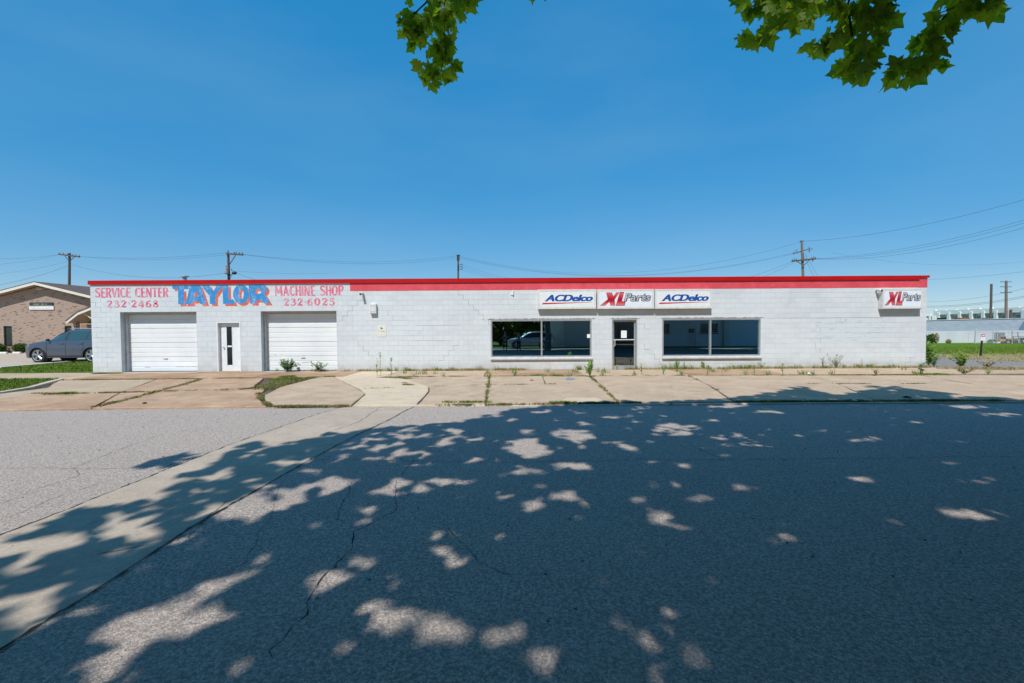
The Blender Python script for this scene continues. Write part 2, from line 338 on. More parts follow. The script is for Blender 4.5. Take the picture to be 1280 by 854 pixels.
# ================================================================== GROUND
def hfun(x, y):
    a = np.clip((np.asarray(x, float)-15)/8, 0, 1); b = np.clip((np.asarray(y, float)-25)/40, 0, 1)
    return -1.0*a*a*(3-2*a)*b
def gridsheet(name, xs, ys, zf, mat):
    X, Y = np.meshgrid(xs, ys); Z = zf(X, Y); n, m = X.shape
    V = np.stack([X.ravel(), Y.ravel(), Z.ravel()], 1)
    i = (np.arange(n-1)[:, None]*m+np.arange(m-1)[None]).ravel()
    me = np_mesh(name, V, np.stack([i, i+1, i+1+m, i+m], 1), mat, 4)
    return tag(link(name, me), kind='structure')
xs = np.concatenate([np.linspace(-2500, -80, 8), np.linspace(-60, 140, 101), np.linspace(200, 2500, 8)])
ys = np.concatenate([np.linspace(-1500, -80, 6), np.linspace(-60, 140, 101), np.linspace(200, 3500, 10)])
gridsheet('ground', xs, ys, lambda x, y: hfun(x, y)-.12, M['earth'])
gridsheet('grass_field', np.linspace(16.2, 130, 115), np.linspace(19, 119, 101), lambda x, y: hfun(x, y)-.055+.02*np.sin(x*1.7)*np.sin(y*1.3), M['field'])
road = struct(MB().box(-120, 120, -11.0, 10.28, -.30, -.045), 'road', M['asphalt'])
struct(MB().box(-120, 120, -60, -11.2, -.2, .0), 'far_verge', M['lawn'])
# right-hand lane beside the shop
lane = [(17.3,45),(17.3,18.5),(16.6,16.2),(60,16.2),(60,17.0),(29,17.6),(25.2,19.0),(23.5,21.2),(22.0,23.9),(20.6,28),(20.2,45)]
gx = MB(); gx.prism(lane, -.06, -.012); struct(gx, 'lane', M['asphalt2'])
# diagonal concrete valley gutter across the street, in two long pours side by side
def P2(*pts, z=-.04): return [G(a, b, z) for a, b in pts]
gutter_l = P2((437.5,506.8),(410,514),(310,547.5),(240,575),(120,622),(0,669.5),(-160,735))
gutter_r = P2((521,506.6),(480,527.5),(390,572.5),(240,657.5),(110,743),(0,814),(-120,895))
gut = struct(MB().prism(gutter_l+gutter_r[::-1], -.28, -.038), 'gutter', M['gutter'])
# cracks: thin crooked ribbons lying on the surface
def crack_ribbon(pts, w, z, jit=.03, seg=.12, seed=0, to3=True):
    rr = random.Random(seed); P = [Vector((*(G(a, b, z) if to3 else (a, b)), z)) for a, b in pts]; out = []; wlk = 0
    for i in range(len(P)-1):
        n = max(1, int((P[i+1]-P[i]).length/(seg*.45)))
        for k in range(n):
            q = P[i].lerp(P[i+1], k/n); d = (P[i+1]-P[i]).normalized(); nrm = Vector((-d.y, d.x, 0)); wlk = max(-2.2*jit, min(2.2*jit, wlk+rr.uniform(-jit, jit))); out.append((q+nrm*(wlk+rr.uniform(-.35,.35)*jit), nrm, w*rr.choice((.25,.5,.8,1.1,1.6))))
    out.append((P[-1], out[-1][1], .004)); mb = MB(); vs = []; fs = []
    for i, (q, n, ww) in enumerate(out):
        vs += [q+n*ww/2, q-n*ww/2]
        if i: fs.append((2*i-2, 2*i-1, 2*i+1, 2*i))
    return mb.add(vs, fs)
M['crack'] = plain('crack_shadow', (.035,.033,.03), 1)
M['crack2'] = plain('crack_soft', (.13,.12,.11), 1)
zr = -.0435
for i, (pts, w_, m_) in enumerate([
    ([(492,640),(468,652),(440,664),(433,690),(402,718),(388,740),(378,768),(372,778)], .009, 'crack'),
    ([(372,778),(358,800),(345,812),(340,822)], .006, 'crack'),
    ([(440,600),(418,650),(430,655)], .010, 'crack2'),
    ([(353,603),(330,655),(318,668),(312,690),(306,705)], .006, 'crack2'),
    ([(306,705),(285,715),(272,722)], .008, 'crack2'),
    ([(560,540),(520,575),(498,600),(492,640)], .010, 'crack2'),
    ([(388,575),(650,577.5),(800,575),(1000,573),(1290,571)], .009, 'crack'),
    ([(0,630),(40,612),(95,595),(92,585),(130,570),(210,540)], .010, 'crack2'),
    ([(0,650),(60,625),(140,600)], .008, 'crack2'), ([(0,585),(90,586),(160,587)], .008, 'crack2'),
    ([(820,535),(870,560),(905,576)], .008, 'crack2'), 
    ([(560,660),(600,700),(640,720)], .008, 'crack2'),
    ([(0,513.5),(200,511),(330,509)], .03, 'crack2'), ([(1180,530),(1230,545),(1290,552)], .01, 'crack2')]):
    part(crack_ribbon(pts, w_, zr, seed=i, jit=.025 if w_ > .012 else .015), 'crack', M[m_], road)
# joints along the gutter edges
for i, e in enumerate((gutter_l, gutter_r)):
    pts = [(a, b) for a, b in e]; part(crack_ribbon(pts, .017, -.0355, .009, .10, 40+i, False), 'joint_crack', M['crack'], gut)
part(crack_ribbon([(478,508),(455,522),(445,528),(400,545)], .012, -.0355, .02, .15, 50), 'joint_crack', M['crack2'], gut)
part(crack_ribbon([(120,692),(230,672),(290,624)], .008, -.0355, .02, .15, 51), 'joint_crack', M['crack2'], gut)

# --- apron of separate concrete slabs on a bed of soil
apron = tag(part(MB().box(-15.6, 60, 10.20, 18.62, -.20, -.05), 'apron', M['soil']), kind='structure')
tag(part(MB().box(-60, -15.6, 15.9, 18.62, -.2, -.05), 'footpath_bed', M['soil']), kind='structure')
def shrink(poly, d):
    n = len(poly); out = []; area = sum(poly[i][0]*poly[(i+1) % n][1]-poly[(i+1) % n][0]*poly[i][1] for i in range(n)); s = 1 if area > 0 else -1
    for i in range(n):
        a, b, c = Vector(poly[i-1]), Vector(poly[i]), Vector(poly[(i+1) % n])
        e1 = (b-a).normalized(); e2 = (c-b).normalized(); n1 = Vector((-e1.y, e1.x))*s; n2 = Vector((-e2.y, e2.x))*s
        m = (n1+n2); k = d/max(.35, 1+n1.dot(n2)); out.append(tuple(b+m*k))
    return out
slabs = []
def slab(poly, mat, dz=0.0, gap=.018, parent=None, name='slab', jag=True):
    rr = random.Random(len(slabs)*3+1)
    p = shrink(poly, gap)
    if jag:                                   # slightly broken edges
        q = []
        for i in range(len(p)):
            a, b = Vector(p[i]), Vector(p[(i+1) % len(p)]); n = max(1, int((b-a).length/.45))
            for k in range(n):
                v = a.lerp(b, k/n)
                if k: v += Vector((rr.uniform(-1,1), rr.uniform(-1,1)))*.018
                q.append(tuple(v))
        p = q
    top = dz+rr.uniform(-.006, .006); inner = shrink(p, .012); n = len(p); mb = MB()
    tri = tessellate_polygon([[Vector((a, b, 0)) for a, b in inner]])
    mb.add([(a, b, -.12) for a, b in p]+[(a, b, top-.012) for a, b in p]+[(a, b, top) for a, b in inner],
           [(i, (i+1) % n, n+(i+1) % n, n+i) for i in range(n)]+[(n+i, n+(i+1) % n, 2*n+(i+1) % n, 2*n+i) for i in range(n)]+[tuple(2*n+i for i in t_) for t_ in tri])
    o = part(mb, name, mat, parent or apron); slabs.append(o); return o
# footpath strip along the wall (y 16.1 .. 18.38), split in bays
YW = 18.4
xb = [-60,-40,-30,-24,-19.0,-15.6,-12.4,-9.2,-6.1,-4.55,-1.0,2.6,6.3,9.7,13.2,16.8,21,27,40,60]
for i in range(len(xb)-1):
    m_ = 'slabgrey' if xb[i] < -16 else ('slabmud' if xb[i] < -6 else ('slablight' if xb[i] < -5 and False else ('slabmud' if xb[i] < 13 and i % 2 == 0 else 'slab')))
    if xb[i] == -6.1: m_ = 'slablight'
    hi = 18.36 if xb[i+1] < 17.2 else (18.5 if xb[i] < 17 else 16.9)
    if xb[i] >= 21: hi = 16.5
    slab([(xb[i],16.12),(xb[i+1],16.12),(xb[i+1],hi),(xb[i],hi)], M[m_], .0, .012)
def S_(pts, mat, dz=0.0, **k): return slab([G(a, b) for a, b in pts], M[mat], dz, **k)
# the slabs between footpath and street, left to right, corners measured in the photo
S_([(-8,493),(58,485),(72,475.6),(140,474.6),(196,474),(150,490.8),(60,492.2),(-20,500)], 'slabgrey', -.004)
S_([(-20,500),(60,492.2),(150,490.8),(117,509.6),(0,512),(-60,513)], 'slabred', -.008)
S_([(196,474),(255,473.2),(196,490),(150,490.8)], 'slabred')
S_([(150,490.8),(196,490),(114,509.8),(117,509.6)], 'slabred', gap=.004, jag=False)
S_([(255,473.2),(330,472.6),(318,483.5),(300,487),(196,490)], 'slabred', .004)
S_([(196,490),(300,487),(334,484.5),(326,494),(325,499),(334,507.6),(112,510)], 'slabred')
S_([(398,471.8),(418,471.5),(457,492.5),(440,506.9),(346,507.8),(331,500),(330,494.5),(350,484.5)], 'slab', .008)
S_([(418,471.5),(434,471.2),(496,471.0),(536,483.5),(449,486)], 'slablight', .004)
S_([(449,486),(536,483.5),(536.5,488.5),(521,506.2),(440,506.9),(457,492.5)], 'slablight')
S_([(496,471.0),(612,470.5),(611,481.5),(536,483.5)], 'slab')
S_([(536,483.5),(611,481.5),(607,505.4),(521,506.2),(536.5,488.5)], 'slab')
S_([(612,470.5),(678,470.2),(682,480.5),(611,481.5)], 'slab', .004)
S_([(678,470.2),(737,470),(750,480.2),(682,480.5)], 'slab', -.003)
S_([(611,481.5),(682,480.5),(750,480.2),(773,503.3),(607,505.4)], 'slab')
S_([(737,470),(860,469.6),(884,480.2),(750,480.2)], 'slab', .003)
S_([(750,480.2),(884,480.2),(918,501.8),(773,503.3)], 'slab')
S_([(860,469.6),(1010,469.2),(1048,480),(884,480.2)], 'slab', -.002)
S_([(884,480.2),(1048,480),(1095,500.8),(918,501.8)], 'slab', .004)
S_([(1010,469.2),(1150,468.9),(1215,480),(1048,480)], 'slab')
S_([(1048,480),(1215,480),(1300,500.4),(1095,500.8)], 'slab')
S_([(1150,468.9),(1290,469.4),(1420,480.5),(1215,480)], 'slab', .004)
S_([(1215,480),(1420,480.5),(1560,500.5),(1300,500.4)], 'slab')
# low kerb face / gutter line along the street on the right of the pale slab
for a, b in ((1.2,1.0),):
    pass
kx = [-3.6,-.6,2.4,5.6,8.8,12,16,22,30,60]
for i in range(len(kx)-1):
    slab([(kx[i],10.16),(kx[i+1],10.16),(kx[i+1],10.30),(kx[i],10.30)], M['kerb' if kx[i] < 3 else 'slabgrey'], -.016, .006, name='kerb_stone', jag=False)
part(MB().sheet([G(708,497.8),G(745,497.6),G(760,502.8),G(700,503.6)], .0125), 'patch', M['slablight'], apron)
# left corner: lawn patches, kerbs, parking lot
tipx, tipy = G(92,472.6); ex, ey = G(0,490.5)
lawn_front = [(-60,16.0),(tipx-.1,16.0),(tipx+.25,15.3),(ex-.25,13.6),(ex,ey),(ex+.3,11.4),(ex-.2,10.6),(-18,10.5),(-60,10.5)]
struct(MB().prism(lawn_front, -.12, .012), 'lawn_patch', M['lawn'])
kb = MB(); edge = [(tipx+.05,16.0),(tipx+.42,15.35),(ex-.08,13.62),(ex+.17,ey),(ex+.45,11.35),(ex-.1,10.45),(-18,10.32),(-60,10.32)]
vs = [(a, b) for a, b in edge]+[(a, b) for a, b in [(-60,10.5),(-18,10.5),(ex-.2,10.6),(ex+.3,11.4),(ex,ey),(ex-.25,13.6),(tipx+.25,15.3),(tipx-.1,16.0)]]
struct(MB().prism(vs, -.12, .028), 'kerb', M['kerb'])
cu = [(-60,18.75),(-32,18.8),(-26,19.3),(-23.2,20.6),(-23.75,25.4),(-24.3,30),(-24.3,34)]
lawn_back = [(a+.1, b) for a, b in cu[::-1]]+[(-60,18.62),(-17.0,18.62),(-17.0,34)]
struct(MB().prism([(-24.2,34)]+[(-24.2,30),(-23.65,25.4),(-23.1,20.6),(-26,19.2),(-32,18.7),(-60,18.65),(-60,18.4),(-17.02,18.4),(-17.02,34)], -.12, .03), 'lawn_strip', M['lawn'])
kr = MB(); out = [(-24.35,34),(-24.35,30),(-23.85,25.4),(-23.3,20.75),(-26.05,19.38),(-32,18.88),(-60,18.8)]; inn = [(-60,18.66),(-32,18.71),(-25.98,19.21),(-23.1,20.55),(-23.66,25.4),(-24.2,30),(-24.2,34)]
struct(MB().prism(out+inn, -.1, .085), 'lot_kerb', M['kerbwhite'])
struct(MB().prism([(-80,60),(-80,18.9),(-60,18.9),(-32,18.95),(-26.1,19.45),(-23.42,20.8),(-23.92,25.4),(-24.42,30),(-24.42,60)], -.1, .03), 'parking_lot', M['lot'])
struct(MB().box(-24.3, -17.02, 34.0, 60, -.1, .028), 'back_lot', M['lot'])
# ------------------------------------------------------------------ grass blades (uncountable)
def blades(name, P, h, mat, label, w=.008, lean=.35, kind='stuff', cat=None, parent=None, seed=1):
    r = np.random.default_rng(seed); P = np.asarray(P, float); n = len(P)
    hh = h*r.uniform(.45, 1.2, n); a = r.uniform(0, 2*np.pi, n); d = np.stack([np.cos(a), np.sin(a), np.zeros(n)], 1); b = r.uniform(0, 2*np.pi, n)
    s = np.stack([np.cos(b), np.sin(b), np.zeros(n)], 1)*(w*r.uniform(.6, 1.4, n))[:, None]
    mid = P+d*(hh*lean*.35)[:, None]; mid[:, 2] += hh*.6; tip = P+d*(hh*lean)[:, None]; tip[:, 2] += hh
    V = np.stack([P-s, P+s, mid+s*.7, mid-s*.7, tip], 1).reshape(-1, 3); i = np.arange(n)[:, None]*5
    Fc = np.concatenate([i+[0,1,2], i+[0,2,3], i+[3,2,4]], 0)
    me = np_mesh(name, V, Fc, mat); o = link(name, me, parent)
    if parent is None: tag(o, label, cat or 'grass', kind=kind)
    else: o['kind'] = kind
    return o
def inpoly(P, poly):
    x, y = P[:, 0], P[:, 1]; c = np.zeros(len(P), bool); n = len(poly)
    for i in range(n):
        x0, y0 = poly[i]; x1, y1 = poly[(i+1) % n]
        if y0 == y1: continue
        m = ((y0 > y) != (y1 > y)) & (x < (x1-x0)*(y-y0)/(y1-y0)+x0); c ^= m
    return c
def scatter(poly, n, z, seed):
    r = np.random.default_rng(seed); p = np.asarray(poly); lo = p.min(0); hi = p.max(0)
    P = r.uniform(lo, hi, (n, 2)); P = P[inpoly(P, poly)]; return np.column_stack([P, np.full(len(P), z)])
fr = [(-26,16.0),(tipx-.1,16.0),(tipx+.25,15.3),(ex-.25,13.6),(ex,ey),(ex+.3,11.4),(-26,11.4)]
blades('lawn_grass', scatter(fr, 42000, .01, 3), .065, M['blade'], 'short mown green grass on the front corner patch by the kerb', w=.012, seed=3)
bk = [(-24.1,30),(-23.65,25.4),(-23.1,20.6),(-26,19.2),(-32,18.7),(-32,18.42),(-17.05,18.42),(-17.05,30)]
blades('lawn_grass', scatter(bk, 50000, .03, 4), .07, M['blade'], 'short mown green grass between the parking lot kerb and the shop corner', w=.014, seed=4)
r = np.random.default_rng(5); P = np.column_stack([r.uniform(20, 60, 60000), r.uniform(19, 44, 60000)])
P = P[~inpoly(P, lane)]; P = P[(P[:, 0] > 22)]; P = np.column_stack([P, hfun(P[:, 0], P[:, 1])-.06])
dryP = P[P[:, 1]+r.normal(0, 1.6, len(P)) < 29]; grP = P[P[:, 1] > 28]
blades('field_grass', grP, .16, M['blade'], 'green grass of the open field on the right', w=.02, seed=6)
blades('field_dry_grass', dryP[:26000], .09, M['bladedry'], 'yellow dry grass along the edge of the side lane', w=.016, seed=7)
# grass growing in the slab joints, dense in some stretches and thin in others
def along(pts, n, width, z=.0, seed=0, px=True, clump=True):
    r = np.random.default_rng(seed); Q = np.array([G(a, b) if px else (a, b) for a, b in pts]); L = np.r_[0, np.cumsum(np.hypot(*np.diff(Q, axis=0).T))]
    if clump:
        k = max(3, int(n/55)); cc = r.uniform(0, L[-1], k); s = np.clip(cc[r.integers(0, k, n)]+r.normal(0, .10, n), 0, L[-1])
    else: s = r.uniform(0, L[-1], n)
    x = np.interp(s, L, Q[:, 0]); y = np.interp(s, L, Q[:, 1]); return np.column_stack([x+r.normal(0, width, n), y+r.normal(0, width*.8, n), np.full(n, z-.02)])
J = [([(256,473),(230,481),(196,489.5),(170,497),(118,509)], 2600, .05), ([(100,474.8),(200,474.2),(330,472.8),(400,471.6)], 3800, .05),
     ([(40,492),(110,491.5),(200,489.5),(300,486.8),(332,484)], 1800, .04), ([(60,492.5),(80,492)], 500, .07),
     ([(330,486),(345,481),(360,476),(390,473)], 5200, .20), ([(324,492),(326,499),(336,507)], 900, .04), ([(334,508),(400,507.5),(436,507)], 900, .03),
     ([(497,471.2),(560,470.8),(700,470.4),(860,469.7),(1000,469.3),(1150,469)], 4200, .05), ([(612,470.5),(607,505)], 1000, .03), ([(737,470),(772,503)], 1200, .03),
     ([(536,483.5),(611,481.5),(700,480.5)], 500, .04), ([(540,506),(610,505.6),(660,505),(720,504),(800,503.2)], 1500, .025), ([(920,502),(1000,501.6),(1100,501),(1250,500.6)], 3400, .035),
     ([(505,479),(515,482)], 260, .05), ([(450,486),(536,483.5)], 60, .02), ([(884,480.2),(1048,480),(1215,480)], 500, .03), ([(860,470),(884,480),(900,490)], 200, .03),
     ([(1040,469),(1130,468.8),(1160,469)], 1800, .07), ([(478,472),(500,472.6),(512,473.5)], 2000, .12)]
blades('crack_grass', np.concatenate([along(p, n, w_, seed=30+i) for i, (p, n, w_) in enumerate(J)]), .055, M['bladeolive'], 'low green weeds and grass growing in the joints of the concrete apron', w=.009, lean=.9, seed=31)
green = [([(345,475.5),(378,474)], 1300, .08), ([(352,471.5),(366,471.0)], 900, .06), ([(405,471.5),(416,471.3)], 260, .06), ([(82,492.3),(92,492)], 300, .05), ([(838,505),(842,505)], 10, .03),
         ([(505,481.6),(515,482)], 150, .04), ([(556,503.5),(612,503.5)], 500, .03), ([(690,470),(706,469.6)], 260, .05), ([(655,470),(680,469.6)], 260, .05), ([(1156,469),(1180,468.6)], 1200, .12), ([(120,467.5),(150,467)], 900, .07),([(690,504),(720,503.8)], 400, .03)]
blades('crack_grass', np.concatenate([along(p, n, w_, seed=60+i) for i, (p, n, w_) in enumerate(green)]), .075, M['blade'], 'brighter green grass tufts scattered over the apron joints', w=.009, lean=.8, seed=32)
dry = np.concatenate([along([(-7.0,18.3),(-4.6,18.32)], 500, .05, px=False, seed=90), along([(-4.4,18.3),(-1.0,18.32),(.5,18.32)], 2600, .05, px=False, seed=91), along([(4.6,18.3),(9.5,18.3)], 1400, .05, px=False, seed=92),
                      along([(9.5,18.28),(13.5,18.28),(16.7,18.26)], 4200, .07, px=False, seed=93), along([(17.0,17.9),(18.2,17.5),(20.5,17.2)], 4200, .22, px=False, seed=94), along([(-8.5,18.5),(-7.0,18.5)], 350, .06, px=False, seed=95)])
r_w = np.random.default_rng(77); cl = [np.column_stack([r_w.normal(x, .07, 26), r_w.normal(18.27, .03, 26), np.full(26, -.01)]) for x in list(r_w.uniform(5.0, 16.8, 26))+list(r_w.uniform(-5, 4.5, 10))]
cl += [np.column_stack([r_w.normal(x, .06, 16), r_w.normal(y, .05, 16), np.full(16, -.01)]) for x, y in zip(r_w.uniform(-6, 17, 34), r_w.choice([16.11, 16.11, 17.0, 17.4], 34))]
blades('wall_foot_grass', np.concatenate(cl), .20, M['blade'], 'taller grass tufts scattered along the wall foot and walk joint', w=.008, lean=.5, seed=78)
blades('dry_grass', dry, .12, M['bladedry'], 'dry brown grass along the foot of the white block wall', w=.009, lean=.7, seed=33)
cs = []; rr = random.Random(12)
for k in range(22):
    a = 6.283*k/22; q = rr.uniform(.8, 1.15); cs.append((18.55+1.75*math.cos(a)*q, 17.75+.75*math.sin(a)*q))
M['dirt'] = plain('dry_dirt', (.36,.28,.20), 1, var=.3, scale=5, bump=.01)
struct(MB().prism(cs, -.05, .014), 'dirt_patch', M['dirt'])
# litter and grit
gr = np.random.default_rng(8); n = 1500; P = np.column_stack([gr.uniform(-18, 20, n), gr.uniform(2.5, 18.2, n)])
V = []; Fc = []
for i, (x, y) in enumerate(P):
    s = gr.uniform(.006, .018); z = -.045 if y < 10.2 else -.004; b = len(V); a = gr.uniform(0, 6)
    V += [(x+s*math.cos(a), y+s*math.sin(a), z), (x+s*math.cos(a+2.1), y+s*math.sin(a+2.1), z), (x+s*math.cos(a+4.2), y+s*math.sin(a+4.2), z), (x, y, z+s*.9)]; Fc += [(b,b+1,b+3),(b+1,b+2,b+3),(b+2,b,b+3)]
tag(link('loose_grit', np_mesh('loose_grit', V, Fc, M['crack2'])), 'small dark stones and crumbs lying on the street and apron', 'gravel', kind='stuff')
# ================================================================== THE SHOP
def wx(px, py=410): return W(px, py, YW).x
def wz(px, py): return W(px, py, YW).z
XL, XR = W(114.3, 412, YW).x, W(1158.2, 404, YW).x
CH, BL = .2032, .4064; NC = 18; HT = CH*NC
shop = thing('auto_shop', 'long low white painted block auto parts shop with red roof edge', 'building', ((XL+XR)/2, YW, 0))
op = {}                                        # openings x0,x1,z0,z1
op['g1'] = (wx(150.7), wx(245.8), 0, 12*CH); op['g2'] = (wx(326.3), wx(420.8), 0, 12*CH)
op['d1'] = (wx(270.5), wx(300.4), 0, 10*CH)
op['w1'] = (wx(613.4), wx(739.5), 2*CH, 10*CH+.03); op['w2'] = (wx(827.9), wx(950.9), 2*CH, 10*CH+.03); op['d2'] = (wx(765), wx(796.6), 0, 10*CH+.03)
HO = [list(v) for v in op.values()]
def rects(x0, x1, z0, z1, holes):
    xs_ = sorted({x0, x1, *[h[0] for h in holes], *[h[1] for h in holes]}); out = []
    for a, b in zip(xs_, xs_[1:]):
        m = (a+b)/2; hs_ = sorted([(h[2], h[3]) for h in holes if h[0] < m < h[1]]); z = z0
        for p, q in hs_:
            if p > z: out.append((a, b, z, p))
            z = max(z, q)
        if z < z1: out.append((a, b, z, z1))
    return out
core = MB()
for a, b, c, d in rects(XL+.004, XR-.004, -.05, HT, HO): core.box(a, b, YW+.0045, YW+.20, c, d)
part(core, 'wall_core', M['mortar'], shop)
# side, rear walls and roof deck
part(MB().box(XL+.003, XL+.2, YW+.201, YW+16, -.05, HT-.02).box(XR-.2, XR-.003, YW+.201, YW+16, -.05, HT-.02).box(XL+.201, XR-.201, YW+15.8, YW+15.99, -.05, HT-.02), 'side_walls', M['wall'], shop)
part(MB().box(XL+.202, XR-.202, YW+.202, YW+15.79, HT-.35, HT-.25), 'roof', M['roofmem'], shop)
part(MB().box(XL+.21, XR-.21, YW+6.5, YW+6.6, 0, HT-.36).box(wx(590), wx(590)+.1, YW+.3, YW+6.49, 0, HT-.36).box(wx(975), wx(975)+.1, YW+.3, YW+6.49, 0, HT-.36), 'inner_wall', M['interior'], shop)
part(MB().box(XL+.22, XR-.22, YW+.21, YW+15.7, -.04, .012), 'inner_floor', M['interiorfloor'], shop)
part(MB().box(wx(772), wx(772)+.07, YW+1.6, YW+1.7, .013, HT-.36), 'post', M['alum'], shop)
# concrete blocks in running bond, each chamfered and a hair proud or shy of its neighbours
def blockmesh(w_, h_, name, mat):
    j = .0032; c = .007; x0, x1, z0, z1 = j, w_-j, j, h_-j
    m = MB().add([(x0,.006,z0),(x1,.006,z0),(x1,.006,z1),(x0,.006,z1),(x0+c*.3,.001,z0+c*.3),(x1-c*.3,.001,z0+c*.3),(x1-c*.3,.001,z1-c*.3),(x0+c*.3,.001,z1-c*.3),(x0+c,0,z0+c),(x1-c,0,z0+c),(x1-c,0,z1-c),(x0+c,0,z1-c)],
        [(0,1,5,4),(1,2,6,5),(2,3,7,6),(3,0,4,7),(4,5,9,8),(5,6,10,9),(6,7,11,10),(7,4,8,11),(8,9,10,11)])
    return m
full = mesh_of(blockmesh(BL, CH, '', None), 'concrete_block', M['wall'])
fullp = mesh_of(blockmesh(BL, CH, '', None), 'concrete_block_peeling', M['peel'])
peel = (wx(1015), wx(1104), wz(1060, 428), wz(1060, 396.5))
cand = []; restb = MB(); rb = random.Random(3)
for c in range(NC):
    x = XL-(BL/2 if c % 2 else 0)
    while x < XR:
        a, b = max(x, XL), min(x+BL, XR); z = c*CH; x += BL
        segs = [(a, b)]
        for h in HO:
            if h[2]-1e-3 <= z+CH*.5 <= h[3]-.02:
                ns = []
                for p, q in segs:
                    if h[1] <= p or h[0] >= q: ns.append((p, q)); continue
                    if h[0] > p: ns.append((p, h[0]))
                    if h[1] < q: ns.append((h[1], q))
                segs = ns
        for p, q in segs:
            if q-p < .03: continue
            dy = rb.gauss(0, .0009)
            if abs(q-p-BL) < 1e-4: cand.append((abs((p+q)/2), p, z, dy))
            else:
                m = blockmesh(q-p, CH, '', None); restb.add([(u[0]+p, u[1]+YW+dy, u[2]+z) for u in m.v], m.f)
cand.sort(); pr = [c for c in cand if peel[0] < c[1]+.2 < peel[1] and peel[2] < c[2]+.1 < peel[3]]
oth = [c for c in cand if c not in pr]; solo_n = 299-len(pr)
for _, p, z, dy in pr: link('concrete_block', fullp, shop, Vector((p, YW+dy, z))-shop.location)
for _, p, z, dy in oth[:solo_n]: link('concrete_block', full, shop, Vector((p, YW+dy, z))-shop.location)
tmpl = blockmesh(BL, CH, '', None)
for _, p, z, dy in oth[solo_n:]: restb.add([(u[0]+p, u[1]+YW+dy, u[2]+z) for u in tmpl.v], tmpl.f)
o = part(restb, 'block_wall', M['wall'], shop); o['kind'] = 'stuff'
# stair-step cracks: open joints, following the bond exactly
def joint_x(c, k): return XL-(BL/2 if c % 2 else 0)+k*BL
cr = MB()
def jh(x0, x1, c, t=.007): cr.box(min(x0,x1), max(x0,x1), YW-.001, YW+.01, c*CH-t/2, c*CH+t/2)
def jv(x, c, t=.007): cr.box(x-t/2, x+t/2, YW-.0012, YW+.01, c*CH, (c+1)*CH)
def stair(px, py, n, dx, dz, t=.007, skip=0):
    global cr
    cr = MB(); x, z = wx(px), wz(px, py); c = int(round(z/CH)); k = round((x-joint_x(c, 0))/BL*2)/2; x = joint_x(c, 0)+k*BL; r_ = random.Random(px)
    for i in range(n):
        cc = c if dz > 0 else c-1
        xj = XL-(BL/2 if cc % 2 else 0); q = xj+round((x-xj)/BL)*BL
        if abs(q-x) > .01: jh(x, q, c, t*r_.uniform(.5, 1.4)); x = q
        jv(x, cc, t*r_.uniform(.5, 1.3)); c += 1 if dz > 0 else -1
        nx = x+dx*BL/2; jh(x, nx, c, t*r_.uniform(.6, 2.0)); x = nx
    part(cr, 'joint_crack', M['crackdark'], shop)
stair(452, 372, 4, -1, -1, .006); stair(445, 425, 3, 1, -1, .006); stair(574, 365, 7, 1, -1, .010); stair(571, 424, 4, -1, -1, .007)
stair(801, 396, 2, 1, -1, .010); stair(808, 432, 1, 1, -1, .012); stair(812, 440, 2, 1, -1, .010); stair(117, 372, 3, 1, -1, .006); stair(1144, 447, 2, -1, -1, .006)
stair(437, 385, 3, -1, -1, .005); stair(835, 446, 1, 1, -1, .008)
for px0, px1, py, t in ((1020,1103,396.3,.016),(980,1019,396.2,.007),(118,126,412,.008),(118,128,424,.010),(118,124,436,.010),(130,142,447,.006),(958,1000,396.3,.006),(765,775,391,.010),(640,660,398.2,.006),(1005,1030,420,.006),(1085,1104,419,.007),(515,560,424,.003),(520,575,404,.003)):
    cr = MB(); c = round(wz((px0+px1)/2, py)/CH); jh(wx(px0), wx(px1), c, t); part(cr, 'joint_crack', M['crackdark'], shop)
for px, py in ((491,395),(491,389),(1020,424),(1020,430),(1020,440),(1020,415)):
    z = wz(px, py); c = int(z/CH); x = wx(px); xj = XL-(BL/2 if c % 2 else 0); cr = MB(); jv(xj+round((x-xj)/BL)*BL, c, .006); part(cr, 'joint_crack', M['crackdark'], shop)
# red metal roof edge in sheet lengths, and the pink-red painted band below it
xbr = wx(437.5, 355); zt = HT+.055; n = 12; xe = wx(1147.5)
for i in range(n):
    a = XL-.05+(xe-XL+.05)*i/n; b = XL-.05+(xe-XL+.05)*(i+1)/n-.004; d = .0008*(i % 2)
    part(MB().box(a, b, YW-.045-d, YW+.24, HT-.02, zt).box(a, b, YW-.045-d, YW-.035, HT-.105, HT-.0202).box(a, b, YW-.052-d, YW-.0455-d, HT-.11, HT-.09), 'roof_edge', M['coping'], shop)
part(MB().box(xe, XR+.05, YW-.045, YW+.24, HT-.02, zt).box(xe, XR+.05, YW-.045, YW-.035, HT-.04, HT-.0202), 'roof_edge', M['coping'], shop)
part(MB().box(XL-.05, XL+.24, YW+.25, YW+16, HT-.02, zt-.01).box(XR-.24, XR+.05, YW+.25, YW+16, HT-.02, zt-.01).box(XL+.25, XR-.25, YW+15.76, YW+16.02, HT-.019, zt-.012), 'roof_edge', M['coping'], shop)
zb = wz(800, 361.6)
part(MB().box(xbr, XR-.002, YW-.006, YW+.003, zb, HT-.06), 'painted_band', M['band'], shop)
# lintel lines over windows and door
for k in ('w1', 'w2', 'd2'):
    a, b, c, d = op[k]; part(MB().box(a-.05, b+.12, YW-.012, YW+.1, d, d+.022), 'lintel', M['rustlintel'], shop)
part(MB().box(wx(603), wx(612.8), YW-.004, YW+.003, wz(608,400.2), wz(608,399)), 'lintel', M['rustlintel'], shop)
